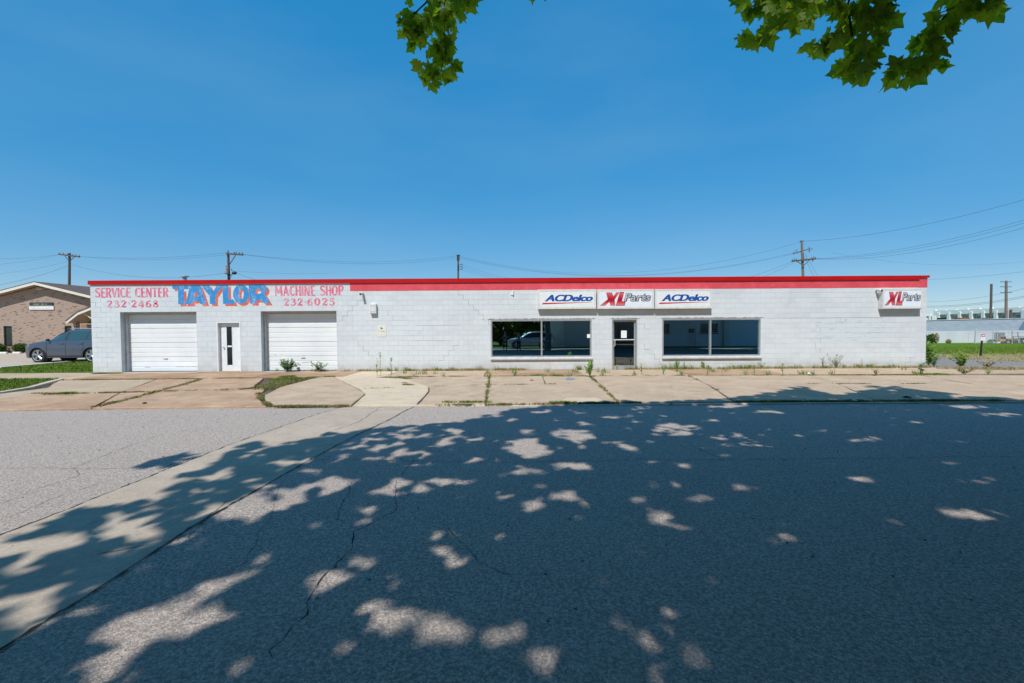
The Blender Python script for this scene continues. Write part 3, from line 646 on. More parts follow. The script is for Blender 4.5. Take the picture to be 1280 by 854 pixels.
# --- garage doors
for k in ('g1', 'g2'):
    a, b, c, d = op[k]; yd = YW+.34
    gd = part(MB().box(a-.0, a+.055, YW+.201, yd+.05, 0, d).box(b-.055, b, YW+.201, yd+.05, 0, d).box(a+.0551, b-.0551, YW+.201, yd+.05, d-.07, d), 'garage_door', M['jamb'], shop)
    ph = (d-.07-.015)/4
    for i in range(4):
        z0 = .015+i*ph; mb = MB(); prof = []
        # panel profile: raised fields between narrow grooves
        zz = [0, .012, .016, .16, .172, .184, .196, .36, .372, .384, .396, ph-.02, ph-.012, ph-.004]
        yy_ = [.03, .0, .0, .0, .014, .014, 0, 0, .014, .014, 0, 0, .012, .03]
        if i == 0: yy_ = [y if j not in (7, 2) else y+.006 for j, y in enumerate(yy_)]
        prof = [(yd+y, z0+z) for y, z in zip(yy_, zz)]+[(yd+.05, z0+ph-.004), (yd+.05, z0)]
        mb.prism(prof, a+.056, b-.056, 'x'); p_ = part(mb, 'door_panel', M['gdoor'], gd)
    part(MB().box((a+b)/2-.08, (a+b)/2+.08, yd-.03, yd-.012, .52, .56).box((a+b)/2-.07, (a+b)/2-.05, yd-.0119, yd+.01, .52, .56).box((a+b)/2+.05, (a+b)/2+.07, yd-.0119, yd+.01, .52, .56), 'handle', M['jamb'], gd)
    part(MB().box(a+.06, b-.06, yd-.01, yd+.03, .0125, .0149), 'bottom_seal', M['rubber'], gd)
    st = MB(); rr = random.Random(9 if k == 'g1' else 5)
    marks = [(.66,.20,.9,.03),(.2,.18,.25,.02)] if k == 'g1' else [(.08,.66,.10,.025),(.18,.67,.08,.02),(.50,.62,.12,.03),(.44,.58,.05,.025),(.78,.64,.04,.02),(.14,.36,.10,.05),(.5,.34,.3,.02)]
    for fx, zz_, w_, h_ in marks:
        x0 = a+.1+fx*(b-a-.3)
        pts = [(x0+w_*t_, 1.0*zz_+rr.uniform(-.4,.4)*h_) for t_ in (0,.25,.5,.75,1)]
        prev = None
        for (u, v) in pts:
            if prev: st.add([(prev[0], yd-.0012, prev[1]-.006), (u, yd-.0012, v-.008*rr.random()), (u, yd-.0012, v+.012*rr.random()), (prev[0], yd-.0012, prev[1]+.008)], [(0,1,2,3)])
            prev = (u, v)
    part(st, 'scuff_marks', M['crackdark'], gd)
# --- white entrance door with a tall slit of glass
a, b, c, d = op['d1']; yd = YW+.13
dr = part(MB().box(a, a+.05, YW-.004, yd+.06, 0, d-.0).box(b-.04, b, YW-.004, yd+.06, 0, d).box(a+.0501, b-.0401, YW-.004, yd+.06, d-.05, d), 'entrance_door', M['doorwhite'], shop)
gx0, gx1 = wx(280.6), wx(287.3); gz0, gz1 = wz(284, 456.8), wz(284, 408.6); la, lb = a+.16, b-.045
part(MB().box(a+.051, la-.005, yd+.01, yd+.05, .03, d-.055), 'side_trim', M['doorwhite'], dr)
leaf = MB()
for q in rects(la, lb, .03, d-.055, [(gx0, gx1, gz0, gz1)]): leaf.box(q[0], q[1], yd, yd+.045, q[2], q[3])
part(leaf, 'door_leaf', M['doorwhite'], dr); part(MB().box(gx0, gx1, yd+.015, yd+.022, gz0, gz1), 'pane', M['darkglass'], dr)
part(MB().box(gx0-.02, gx0, yd-.006, yd-.0002, gz0-.02, gz1+.02).box(gx1, gx1+.02, yd-.006, yd-.0002, gz0-.02, gz1+.02), 'glazing_bead', M['doorwhite'], dr)
part(MB().blob((la+.05, yd-.05, 1.0), (.03,.03,.03), 2).tube([(la+.05, yd, 1.0), (la+.05, yd-.04, 1.0)], .012), 'knob', M['alum'], dr, smooth=True)
part(MB().box(gx0+.02, gx1-.02, yd+.005, yd+.0148, 1.0, 1.06), 'sticker', M['paper'], dr)
part(MB().box(a+.002, b-.002, YW+.02, yd+.1, -.02, .029), 'threshold', M['slab'], dr)
# --- shop windows
def tilt_pane(mb, x0, x1, z0, z1, y, lean=-.0075):   # the panes lean back a touch at the top
    dy = (z1-z0)*lean; mb.add([(x0,y,z0),(x1,y,z0),(x1,y-dy,z1),(x0,y-dy,z1),(x0,y+.006,z0),(x1,y+.006,z0),(x1,y+.006-dy,z1),(x0,y+.006-dy,z1)],
        [(0,1,2,3),(5,4,7,6),(0,4,5,1),(2,6,7,3),(1,5,6,2),(0,3,7,4)])
for k, mpx in (('w1', 677), ('w2', 888.3)):
    a, b, c, d = op[k]; y = YW+.045; fr_ = .055; mx = wx(mpx); sz = c+.135
    f = part(MB().box(a, a+fr_, y-.04, y+.05, sz, d).box(b-fr_, b, y-.04, y+.05, sz, d).box(a+fr_, b-fr_, y-.04, y+.05, d-.085, d).box(a+fr_, b-fr_, y-.04, y+.05, sz, sz+.03), 'window', M['alum'], shop)
    part(MB().box(mx-.03, mx+.03, y-.045, y+.04, sz+.0305, d-.0855), 'mullion', M['alum'], f)
    for p, q in ((a+fr_, mx-.03), (mx+.03, b-fr_)):
        g = MB(); tilt_pane(g, p-.005, q+.005, sz+.028, d-.083, y+.012); part(g, 'pane', M['glass'], f)
    # sloping sill with a front nose
    part(MB().prism([(YW-.075, c+.012), (YW-.075, c+.055), (YW+.02, sz-.001), (YW+.12, sz-.001), (YW+.12, c+.002), (YW-.02, c+.002)], a-.01, b+.03, 'x'), 'sill', M['sill'], f)
a, b, c, d = op['w1']
part(MB().box(wx(734), wx(738), YW+.03, YW+.033, wz(736,422.5), wz(736,417.8)), 'notice', M['paper'], [o for o in shop.children if o.name.startswith('window')][0])
# --- glass shop door
a, b, c, d = op['d2']; y = YW+.10
dr = part(MB().box(a, a+.05, YW+.002, y+.06, 0, d).box(b-.05, b, YW+.002, y+.06, 0, d).box(a+.051, b-.051, YW+.002, y+.06, d-.07, d).box(a+.051, b-.051, YW+.002, y+.06, -.01, .02), 'glass_door', M['alum'], shop)
la, lb = a+.055, b-.055
part(MB().box(la, la+.05, y, y+.04, .025, d-.075).box(lb-.05, lb, y, y+.04, .025, d-.075).box(la+.0505, lb-.0505, y, y+.04, d-.14, d-.075).box(la+.0505, lb-.0505, y, y+.04, .025, .15), 'door_frame', M['alum'], dr)
zm = wz(780, 424.8)
part(MB().box(la+.051, lb-.051, y-.035, y-.003, zm-.018, zm+.018), 'push_bar', M['signbox'], dr)
part(MB().box(la+.05, lb-.05, y+.015, y+.021, .15, d-.14), 'pane', M['glassd'], dr)
hx = la+.075
part(MB().tube([(la+.02, y-.005, zm-.02), (la+.02, y-.06, zm-.02), (hx, y-.06, zm-.03), (hx, y-.06, zm-.24), (la+.02, y-.06, zm-.26), (la+.02, y-.005, zm-.26)], .013, 8), 'handle', M['signbox'], dr, smooth=True)
part(MB().box(la+.01, la+.045, y-.02, y-.001, zm-.37, zm-.30), 'lock', M['steel'], dr)
part(MB().box(wx(777.2), wx(784.2), y+.008, y+.012, wz(780,422.6), wz(780,413.4)), 'notice', M['paper'], dr)
# --- roof vent pipe
v = thing('roof_vent', 'small metal vent pipe with a rain cap on the shop roof', 'vent', (W(231,350,21.0).x, 21.0, HT-.26))
bx_, by_ = v.location.x, 21.0; ztop = W(231, 343.6, 21.0).z
part(MB().tube([(bx_, by_, HT-.26), (bx_, by_, ztop-.1)], .085, 14), 'pipe', M['steel'], v, smooth=True)
part(MB().tube([(bx_, by_, ztop-.10), (bx_, by_, ztop-.06), (bx_, by_, ztop)], [.17, .17, .05], 16), 'cap', M['steel'], v, smooth=True)
# ================================================================== painted lettering on the wall
def cat(pts, n=5):                               # smooth a polyline with widths (x, y, w)
    P_ = [pts[0]]+list(pts)+[pts[-1]]; out = []
    for i in range(1, len(P_)-2):
        for k in range(n):
            t_ = k/n; out.append(tuple(.5*((2*P_[i][j])+(-P_[i-1][j]+P_[i+1][j])*t_+(2*P_[i-1][j]-5*P_[i][j]+4*P_[i+1][j]-P_[i+2][j])*t_*t_+(-P_[i-1][j]+3*P_[i][j]-3*P_[i+1][j]+P_[i+2][j])*t_**3) for j in range(3)))
    out.append(tuple(P_[-1])); return out
T_, t_n = .135, .075                              # thick and thin stroke
def L(*p, w=T_): return [(x, y, w) for x, y in p]
GL = {  # glyph: (advance, [strokes])   curved strokes are marked with 'c'
 'S': (.42, [('c', [(.36,.84,.09),(.24,.95,.08),(.10,.86,.10),(.10,.68,.13),(.22,.52,.15),(.33,.36,.14),(.33,.16,.11),(.20,.05,.08),(.05,.16,.09)])]),
 'E': (.36, [('l', L((.09,0),(.09,1))), ('l', L((.09,.96),(.34,.96), w=.08)), ('l', L((.09,.50),(.29,.50), w=.08)), ('l', L((.09,.04),(.34,.04), w=.08))]),
 'R': (.42, [('l', L((.09,0),(.09,1))), ('c', [(.09,.96,.08),(.26,.95,.09),(.34,.76,.13),(.26,.54,.09),(.09,.52,.08)]), ('l', [(.22,.52,.10),(.36,0,.14)])]),
 'V': (.42, [('l', [(.06,1,.15),(.21,.02,.10)]), ('l', [(.38,1,.06),(.22,.02,.08)])]),
 'I': (.18, [('l', L((.08,0),(.08,1)))]),
 'C': (.42, [('c', [(.36,.82,.09),(.25,.95,.08),(.11,.80,.12),(.08,.50,.16),(.11,.20,.12),(.25,.05,.08),(.37,.18,.09)])]),
 'N': (.46, [('l', L((.08,0),(.08,1), w=.09)), ('l', L((.08,1),(.36,0))), ('l', L((.37,0),(.37,1), w=.09))]),
 'T': (.40, [('l', L((.19,0),(.19,1))), ('l', L((.01,.95),(.37,.95), w=.09))]),
 'M': (.58, [('l', L((.06,0),(.10,1), w=.09)), ('l', L((.10,1),(.27,.25), w=.12)), ('l', L((.27,.25),(.44,1), w=.08)), ('l', L((.44,1),(.48,0), w=.14))]),
 'A': (.46, [('l', [(.06,0,.07),(.22,1,.09)]), ('l', [(.22,1,.10),(.38,0,.15)]), ('l', L((.11,.32),(.32,.32), w=.07))]),
 'H': (.44, [('l', L((.08,0),(.08,1))), ('l', L((.34,0),(.34,1))), ('l', L((.08,.5),(.34,.5), w=.08))]),
 'O': (.46, [('c', [(.22,.96,.08),(.09,.80,.12),(.07,.50,.15),(.09,.20,.12),(.22,.04,.08),(.35,.20,.12),(.37,.50,.15),(.35,.80,.12),(.22,.96,.08)])]),
 'P': (.40, [('l', L((.09,0),(.09,1))), ('c', [(.09,.96,.08),(.26,.95,.09),(.34,.74,.13),(.26,.50,.09),(.09,.46,.08)])]),
 '2': (.70, [('c', [(.10,.72,.14),(.18,.93,.10),(.36,.94,.11),(.48,.74,.19),(.34,.44,.14),(.10,.10,.09)]), ('c', [(.08,.08,.12),(.25,.13,.15),(.42,.07,.17),(.55,.18,.09)])]),
 '3': (.70, [('c', [(.12,.82,.12),(.28,.96,.09),(.46,.78,.17),(.40,.58,.11),(.24,.53,.07)]), ('c', [(.24,.53,.07),(.44,.46,.13),(.52,.27,.19),(.38,.05,.10),(.20,.05,.10),(.08,.20,.14)])]),
 '4': (.70, [('l', L((.42,0),(.42,.98), w=.19)), ('l', L((.40,.98),(.06,.32), w=.07)), ('l', L((.05,.28),(.58,.28), w=.09)), ('l', L((.30,.04),(.55,.04), w=.07))]),
 '6': (.70, [('c', [(.50,.92,.08),(.28,.82,.12),(.13,.50,.18),(.16,.16,.15),(.32,.03,.08),(.48,.16,.16),(.50,.36,.17),(.36,.52,.08),(.20,.44,.07)])]),
 '8': (.70, [('c', [(.30,.53,.14),(.15,.72,.14),(.20,.92,.10),(.36,.95,.09),(.46,.76,.14),(.32,.54,.14),(.13,.32,.16),(.14,.12,.13),(.32,.03,.08),(.50,.16,.16),(.48,.38,.14),(.30,.53,.14)])]),
 '0': (.74, [('c', [(.32,.96,.08),(.16,.82,.14),(.11,.50,.20),(.16,.18,.14),(.32,.04,.08),(.47,.18,.14),(.52,.50,.20),(.47,.82,.14),(.32,.96,.08)])]),
 '5': (.70, [('l', L((.16,.92),(.50,.92), w=.15)), ('l', L((.17,.94),(.15,.52), w=.08)), ('c', [(.15,.52,.07),(.34,.60,.10),(.50,.36,.19),(.42,.10,.14),(.26,.03,.09),(.08,.17,.14)])]),
 '.': (.40, [('l', [(.12,.46,.14),(.13,.60,.14)])]), ' ': (.30, [])}
def letters(text, x0, x1, zb_, zt_, y, parent, mat, name='painted_letter', lean=0.0):
    adv = sum(GL[c][0] for c in text); sx_ = (x1-x0)/adv; h = zt_-zb_; x = x0
    for ch in text:
        ad, st = GL[ch]; mb = MB(); kx_ = sx_
        for si, (kind, pts) in enumerate(st):
            q = cat(pts, 5) if kind == 'c' else pts
            V_ = []; F_ = []
            for i, (u, v, w_) in enumerate(q):
                a_ = q[max(i-1, 0)]; b_ = q[min(i+1, len(q)-1)]; d = Vector(((b_[0]-a_[0])*kx_, (b_[1]-a_[1])*h)); d.normalize(); nx, nz = -d.y, d.x
                ww = w_*h*.5*1.45; X, Z = x+u*kx_, zb_+v*h+lean*(x+u*kx_-x0)
                V_ += [(X+nx*ww, y-si*.0003, Z+nz*ww), (X-nx*ww, y-si*.0003, Z-nz*ww)]
                if i: F_.append((2*i-2, 2*i-1, 2*i+1, 2*i))
            mb.add(V_, F_)
        if st: part(mb, name, M[mat], parent)
        x += ad*kx_
yl = YW-.003
letters('SERVICE CENTER', wx(120), wx(212.0), wz(166,371.8), wz(166,359.8), yl, shop, 'pinkpaint')
letters('232', wx(134.2), wx(160.5), wz(147,384.4), wz(147,375.6), yl, shop, 'pinkpaint'); letters('2468', wx(164.5), wx(200.5), wz(180,384.2), wz(180,375.4), yl, shop, 'pinkpaint')
letters('MACHINE SHOP', wx(344.5), wx(430.5), wz(388,369.6), wz(388,357.2), yl, shop, 'pinkpaint')
letters('232', wx(355), wx(380.5), wz(368,382.0), wz(368,373.2), yl, shop, 'pinkpaint'); letters('6025', wx(384.3), wx(420.5), wz(402,381.8), wz(402,372.8), yl, shop, 'pinkpaint')
for px, py in ((161.2,379.4),(381.7,377.6)):
    c = W(px, py, yl); part(MB().add([(c.x+.035*math.cos(a*math.pi/5), yl, c.z+.04*math.sin(a*math.pi/5)) for a in range(10)], [tuple(range(10))]), 'painted_dot', M['jamb'], shop)
# the big blue TAYLOR with its orange drop shade (outlines traced as polygons with counters)
def TW(u, v, y): return W(205+u/8.533, 345+v/8.533, y)
def arc(cx, cy, rx, ry, a0, a1, n=8): return [(cx+rx*math.cos(R(a0+(a1-a0)*i/n)), cy+ry*math.sin(R(a0+(a1-a0)*i/n))) for i in range(n+1)]
TL = {'T': [[(86,104),(270,103),(264,142),(213,143),(216,302),(152,303),(149,142),(90,139)]],
 'A': [[(276,103),(388,100),(455,299),(388,300),(376,270),(309,271),(302,301),(222,303),(252,215)], [(344,158),(322,222),(368,222)]],
 'Y': [[(396,101),(480,98),(527,166),(565,98),(634,97),(550,216),(550,299),(488,299),(487,216)]],
 'L': [[(622,97),(688,96),(690,250),(740,249),(758,298),(630,299)]],
 'O': [arc(822,195,86,103,0,360,20)[:-1], arc(826,194,25,56,0,360,12)[:-1]],
 'R': [[(902,97),(940,93),(1055,93)]+arc(1056,143,44,50,-75,75,7)+[(1078,200),(1132,291),(1068,293),(1040,262),(985,262),(985,294),(920,295)], [(975,142),(1020,140),(1034,152),(1034,182),(1020,191),(975,192)]]}
def letterpoly(loops, du, dv, y, name, mat):
    P3 = [[TW(u+du, v+dv, y) for u, v in lp] for lp in loops]; tri = tessellate_polygon([[Vector((p.x, p.z, 0)) for p in lp] for lp in P3])
    part(MB().add([p for lp in P3 for p in lp], [tuple(t_) for t_ in tri]), name, M[mat], shop)
for i, (k, lp) in enumerate(TL.items()):
    letterpoly(lp, 25, 22, YW-.0018-i*.0002, 'letter_shade', 'orangepaint'); letterpoly(lp, 0, 0, YW-.0034-i*.0003, 'painted_letter', 'bluepaint')
# connect the shade diagonally at the outer corners
# ================================================================== sign cabinets
def textpoly(s, bbox, y, mat, parent, shear=.0, offset=0.0, name='lettering', d=0.0, spacing=1.0):
    cu_ = bpy.data.curves.new('t', 'FONT'); cu_.body = s; cu_.shear = shear; cu_.offset = offset; cu_.resolution_u = 4; cu_.space_character = spacing
    ob = bpy.data.objects.new('t', cu_); COL.objects.link(ob); bpy.context.view_layer.update()
    me = bpy.data.meshes.new_from_object(ob.evaluated_get(bpy.context.evaluated_depsgraph_get())); bpy.data.objects.remove(ob)
    V_ = np.array([v.co[:] for v in me.vertices]); lo = V_.min(0); hi = V_.max(0); x0, z0, x1, z1 = bbox
    mb = MB().add([(x0+(v[0]-lo[0])/(hi[0]-lo[0])*(x1-x0), y, z0+(v[1]-lo[1])/(hi[1]-lo[1])*(z1-z0)) for v in V_], [tuple(p.vertices) for p in me.polygons])
    bpy.data.meshes.remove(me); return part(mb, name, mat, parent)
def shape(pts, y, mat, parent, name): return part(MB().add([(a_, y, b_) for a_, b_ in pts], [tuple(t_) for t_ in tessellate_polygon([[Vector((a_, b_, 0)) for a_, b_ in pts]])]), name, mat, parent)
def cabinet(px0, py0, px1, py1, dep, kind, label, group=None):
    y0 = YW-.011-dep; a_ = W(px0, py1, y0); b_ = W(px1, py0, y0); x0, x1, z0, z1 = a_.x, b_.x, a_.z, b_.z
    t_ = thing('wall_sign', label, 'sign', ((x0+x1)/2, YW-.01, z0), 0, group)
    fr_ = .07; mb = MB().box(x0, x1, y0+.02, YW-.008, z0, z1)
    for q in rects(x0, x1, z0, z1, [(x0+fr_, x1-fr_, z0+fr_, z1-fr_)]): mb.box(q[0], q[1], y0, y0+.0199, q[2], q[3])
    part(mb, 'cabinet', M['signbox'], t_)
    part(MB().box(x0+fr_+.002, x1-fr_-.002, y0+.006, y0+.0198, z0+fr_+.002, z1-fr_-.002), 'face', M['signface' if kind == 'A' else 'signcool'], t_)
    part(MB().box(x0+.03, x1-.03, y0+.03, YW-.02, z0-.03, z0-.0005), 'bottom_rail', M['jamb'], t_)
    part(MB().box(x0+fr_, x1-fr_, y0+.0195, y0+.0195+.0002, z0+fr_-.02, z0+fr_-.001), 'drip_edge', M['steel'], t_)
    W_, H_ = x1-x0, z1-z0; yf = y0+.0045
    def fx(u): return x0+u*W_
    def fz(v): return z0+v*H_
    if kind == 'A':      # sign 388 zoom px wide, 135 high: lettering measured on the first cabinet
        for q_, dx_ in enumerate((-.007, 0, .007)): textpoly('ACDelco', (fx(.12+dx_), fz(.385), fx(.94+dx_), fz(.73)), yf-.0003*q_, M['logoblue'], t_, shear=.30, offset=.022, spacing=.97)
        shape([(fx(.062), fz(.235)), (fx(.085), fz(.315)), (fx(.94), fz(.335)), (fx(.94), fz(.325)), (fx(.60), fz(.29))], yf, M['logored'], t_, 'underline')
    else:
        textpoly('Parts', (fx(.468), fz(.365), fx(.95), fz(.805)), yf-.0006, M['logodark'], t_, shear=.22, offset=.068, name='letter_outline', spacing=1.02)
        textpoly('Parts', (fx(.478), fz(.395), fx(.938), fz(.785)), yf-.0010, M['logosilver'], t_, shear=.22, offset=.012, spacing=1.05)
        sh = .25*H_/W_*1.9
        def X_(g, y_, n_, m_, which=(0, 1)):
            # X then L drawn as slanted blocks
            Xp = [(.07,.19),(.22,.19),(.285,.36),(.315,.19),(.455-.16,.19),(.40-.085,.19)]
            xp = [(.062,.19),(.175,.19),(.235,.33),(.262,.19),(.365,.19),(.305,.50),(.41,.83),(.41,.83),(.33,.83),(.285,.66),(.245,.83),(.165,.83),(.205,.52)]
            xp = [(.162,.81),(.255,.81),(.283,.63),(.325,.81),(.378,.81),(.300,.47),(.312,.19),(.234,.19),(.214,.36),(.148,.19),(.06,.19),(.189,.49)]
            lp = [(.355,.19),(.475,.19),(.49,.30),(.445,.30),(.50,.82),(.40,.82),(.345,.40)]
            lp = [(.402,.81),(.470,.81),(.434,.38),(.492,.38),(.478,.19),(.338,.19)]
            cxx = .27; 
            for pl in [(xp, lp)[w_] for w_ in which]:
                c0 = sum(p[0] for p in pl)/len(pl); c1 = sum(p[1] for p in pl)/len(pl)
                shape([(fx(p[0]+.0+(p[0]-c0)*g), fz(p[1]+(p[1]-c1)*g)) for p in pl], y_, M[m_], t_, n_)
        X_(.09, yf-.0002, 'letter_outline', 'logored2', (0,)); X_(0, yf-.0004, 'lettering', 'xlred', (0,)); X_(.13, yf-.0012, 'letter_outline', 'logored2', (1,)); X_(0, yf-.0015, 'lettering', 'xlred', (1,))
    return t_
t = NT('xl_red_gradient'); sx = t.n('ShaderNodeSeparateXYZ'); tc = t.n('ShaderNodeTexCoord'); t.l(tc.outputs['Generated'], sx.inputs[0])
rp = t.n('ShaderNodeValToRGB'); e = rp.color_ramp.elements; e[0].position = 0; e[0].color = (.72,.20,.20,1); e[1].position = 1; e[1].color = (.70,.14,.14,1)
m1 = e.new(.45); m1.color = (.30,.005,.02,1); m0 = e.new(.25); m0.color = (.55,.03,.05,1); m2 = e.new(.75); m2.color = (.62,.04,.06,1)
t.l(sx.outputs[2], rp.inputs[0]); t.col(rp.outputs[0]).set(Roughness=.4); M['xlred'] = t.m
M['logored2'] = plain('logo_dark_red', (.30,.03,.05), .4, var=.02)
cabinet(672.6, 361.6, 745.2, 386.4, .19, 'A', 'cream sign reading ACDelco in blue, left one of the row above the door', 'sign cabinets over the shop front')
cabinet(746.6, 361.4, 817.6, 386.2, .19, 'X', 'white sign reading XL Parts in red and grey, middle of the row above the door', 'sign cabinets over the shop front')
cabinet(818.8, 361.2, 890.0, 386.0, .19, 'A', 'cream sign reading ACDelco in blue, right one of the row above the right window', 'sign cabinets over the shop front')
cabinet(1103.2, 360.6, 1154.2, 386.0, .22, 'X', 'white sign reading XL Parts alone at the far right end of the wall', 'sign cabinets over the shop front')
# ================================================================== small fittings on the wall
def seccam(px, py, facing, label):
    c = W(px, py, YW); t_ = thing('security_camera', label, 'camera', (c.x, YW, c.z), 0, 'security cameras on the wall')
    part(MB().tube([(c.x, YW+.001, c.z), (c.x, YW-.03, c.z)], .05, 14).tube([(c.x, YW-.03, c.z), (c.x+facing*.02, YW-.10, c.z-.02)], .02, 8), 'bracket', M['signbox'], t_, smooth=True)
    a_, b_ = Vector((c.x-facing*.03, YW-.07, c.z+.015)), Vector((c.x+facing*.05, YW-.26, c.z-.05))
    part(MB().tube([a_, b_], [.045, .05], 14), 'housing', M['signbox'], t_, smooth=True)
    part(MB().tube([b_-(b_-a_)*.02, b_+(b_-a_)*.06], [.042, .042], 14), 'lens', M['dark'], t_, smooth=True)
seccam(453.5, 366.8, -.2, 'small white security camera with dark lens above the vented wall box'); seccam(1095, 362.5, .5, 'small white security camera beside the far right sign')
a_, b_ = W(462.2, 392.2, YW-.13), W(470.0, 379.6, YW-.13)
t_ = thing('wall_box', 'pale grey vented electrical box fixed high on the block wall', 'box', ((a_.x+b_.x)/2, YW, a_.z))
part(MB().bevbox(a_.x, b_.x, YW-.14, YW-.001, a_.z, b_.z, .02), 'housing', M['signbox'], t_)
for i in (0, 1):
    for j in (0, 1):
        cx_, cz_ = a_.x+(b_.x-a_.x)*(.27+.46*i), a_.z+(b_.z-a_.z)*(.2+.58*j); mb = MB()
        for k in range(3): mb.box(cx_-.035, cx_+.035, YW-.1435, YW-.1405, cz_-.02+k*.018, cz_-.012+k*.018)
        part(mb, 'vent_slots', M['jamb'], t_)
part(MB().box(a_.x+.01, b_.x-.01, YW-.12, YW-.01, a_.z-.012, a_.z-.0005), 'base', M['jamb'], t_)
a_, b_ = W(472.0, 421.0, YW), W(482.8, 406.9, YW)
t_ = thing('notice_plate', 'small cream notice plate with black print on the block wall', 'sign', ((a_.x+b_.x)/2, YW, a_.z)); y_ = YW-.012
part(MB().box(a_.x, b_.x, y_, YW-.001, a_.z, b_.z), 'plate', M['cream'], t_)
w_, h_ = b_.x-a_.x, b_.z-a_.z
shape([(a_.x+w_*.40, a_.z+h_*.60), (a_.x+w_*.36, a_.z+h_*.86), (a_.x+w_*.48, a_.z+h_*.84), (a_.x+w_*.47, a_.z+h_*.77), (a_.x+w_*.64, a_.z+h_*.74), (a_.x+w_*.60, a_.z+h_*.67), (a_.x+w_*.47, a_.z+h_*.71)], y_-.001, M['logodark'], t_, 'emblem')
for u0, u1, v, hh, m_ in ((.06,.22,.46,.07,'logodark'),(.36,.90,.46,.07,'logodark'),(.08,.46,.36,.025,'jamb'),(.52,.90,.36,.025,'jamb'),(.30,.72,.185,.02,'jamb'),(.08,.90,.13,.035,'jamb')):
    nseg = max(3, int((u1-u0)*22)); mb = MB(); rr = random.Random(int(v*100))
    for k in range(nseg):
        if rr.random() < .86: p = a_.x+w_*(u0+(u1-u0)*k/nseg); mb.box(p, p+w_*(u1-u0)/nseg*.72, y_-.0015, y_-.0005, a_.z+h_*v, a_.z+h_*(v+hh*rr.uniform(.7,1)))
    part(mb, 'print_line', M[m_], t_)
c = W(640.3, 365.5, YW)
solo(MB().box(c.x-.06, c.x+.0, YW-.03, YW-.001, c.z-.10, c.z-.06).box(c.x+.001, c.x+.05, YW-.06, YW-.001, c.z-.11, c.z+.08), 'conduit_bracket', M['doorwhite'], 'small white bracket stub on the wall left of the sign row', 'bracket', loc=(c.x, YW, c.z))
# ================================================================== PLANTS BY THE WALL
def weed(px, py, h, spread, nst, nl, leaf, label, mat='weedleaf', style='broad', seed=0, group='weeds along the foot of the wall', Y=None, at=None, name='weed', catg='weed'):
    r_ = random.Random(seed); x, y = at if at else G(px, py)
    t_ = thing(name, label, catg, (x, y, 0), 0, group); st = MB(); lf = MB()
    for s in range(nst):
        a = r_.uniform(0, 6.28); l = h*r_.uniform(.55, 1.0) if s else h; sp = spread*r_.uniform(.2, 1.0) if s else spread*.1
        pts = [Vector((x+sp*math.cos(a)*f**1.3, y+sp*math.sin(a)*f**1.3*.7, l*f)) for f in (0, .3, .6, .85, 1)]
        st.tube(pts, [.005, .004, .003, .003, .002], 4, False)
        for k in range(max(1, nl//nst)):
            f = r_.uniform(.12 if style != 'spike' else .05, 1.0); i = min(3, int(f*4)); p = pts[i].lerp(pts[i+1], f*4-i); b = r_.uniform(0, 6.28)
            el = r_.uniform(-.1, .9) if style == 'broad' else r_.uniform(.7, 1.35)
            d = Vector((math.cos(b)*math.cos(el), math.sin(b)*math.cos(el), math.sin(el))); sd = d.cross(Vector((r_.uniform(-.4,.4), r_.uniform(-.4,.4), 1))).normalized(); L_ = leaf*r_.uniform(.5, 1.15)
            wd = L_*(.26 if style == 'broad' else .09)
            up = sd.cross(d)*.12*L_
            lf.add([p, p+d*L_*.4+sd*wd+up, p+d*L_*.75+sd*wd*.7, p+d*L_-up, p+d*L_*.75-sd*wd*.7, p+d*L_*.4-sd*wd+up], [(0,1,5),(1,2,4,5),(2,3,4)])
    part(st, 'stems', M[mat], t_); o_ = part(lf, 'leaves', M[mat], t_); o_['kind'] = 'stuff'; return t_
weed(360, 463, .50, .42, 26, 620, .13, 'bushy grey green weed growing left in front of the second garage door', 'weedblue', seed=1, at=(W(360,462,18.3).x, 18.28))
weed(399, 462, .38, .36, 14, 220, .11, 'smaller grey green weed right in front of the second garage door', 'weedblue', seed=2, at=(W(399,462,18.3).x, 18.28))
weed(346, 462, .10, .10, 4, 24, .08, 'tiny weed by the left foot of the second garage door', seed=3, at=(W(346,462,18.5).x, 18.5))
weed(471, 468, .62, .06, 3, 60, .10, 'tall thin weed, left one of the pair by the pale path', 'weedleaf', 'spike', seed=4, at=G(471.5,470))
weed(476, 468, .82, .05, 2, 60, .10, 'tallest thin weed, beside the pale path under the wall', 'weedleaf', 'spike', seed=5, at=G(475.5,469.5))
weed(488.5, 469, .62, .05, 1, 34, .13, 'single upright grey green weed right of the pale path', 'weedblue', 'spike', seed=6, at=G(489,471))
weed(737, 470, .52, .20, 14, 120, .22, 'upright grassy weed in the joint left of the glass door', 'weedleaf', 'spike', seed=7, at=G(737,471.5))
weed(640, 468, .25, .14, 8, 50, .14, 'low grassy weed in the joint under the left shop window', 'weedleaf', 'spike', seed=8, at=G(644,470.2))
weed(795, 463, .20, .08, 5, 26, .10, 'small weed by the right foot of the glass door', 'weedleaf', 'spike', seed=9, at=(W(795,462,18.3).x, 18.3))
weed(802, 466, .34, .06, 3, 30, .12, 'thin weed standing just right of the glass door', 'weedleaf', 'spike', seed=10, at=G(802,468))
weed(827, 466, .30, .12, 6, 40, .12, 'low leafy weed under the left edge of the right shop window', 'weedleaf', 'spike', seed=11, at=G(829,468.5))
weed(846, 461, .36, .22, 9, 70, .13, 'bushy weed against the wall under the right shop window', 'weedleaf', 'spike', seed=12, at=(W(846,461,18.3).x, 18.29))
weed(855, 460, .42, .05, 2, 24, .10, 'thin stalk against the wall under the right shop window', 'weedleaf', 'spike', seed=13, at=(W(855,460,18.3).x, 18.27))
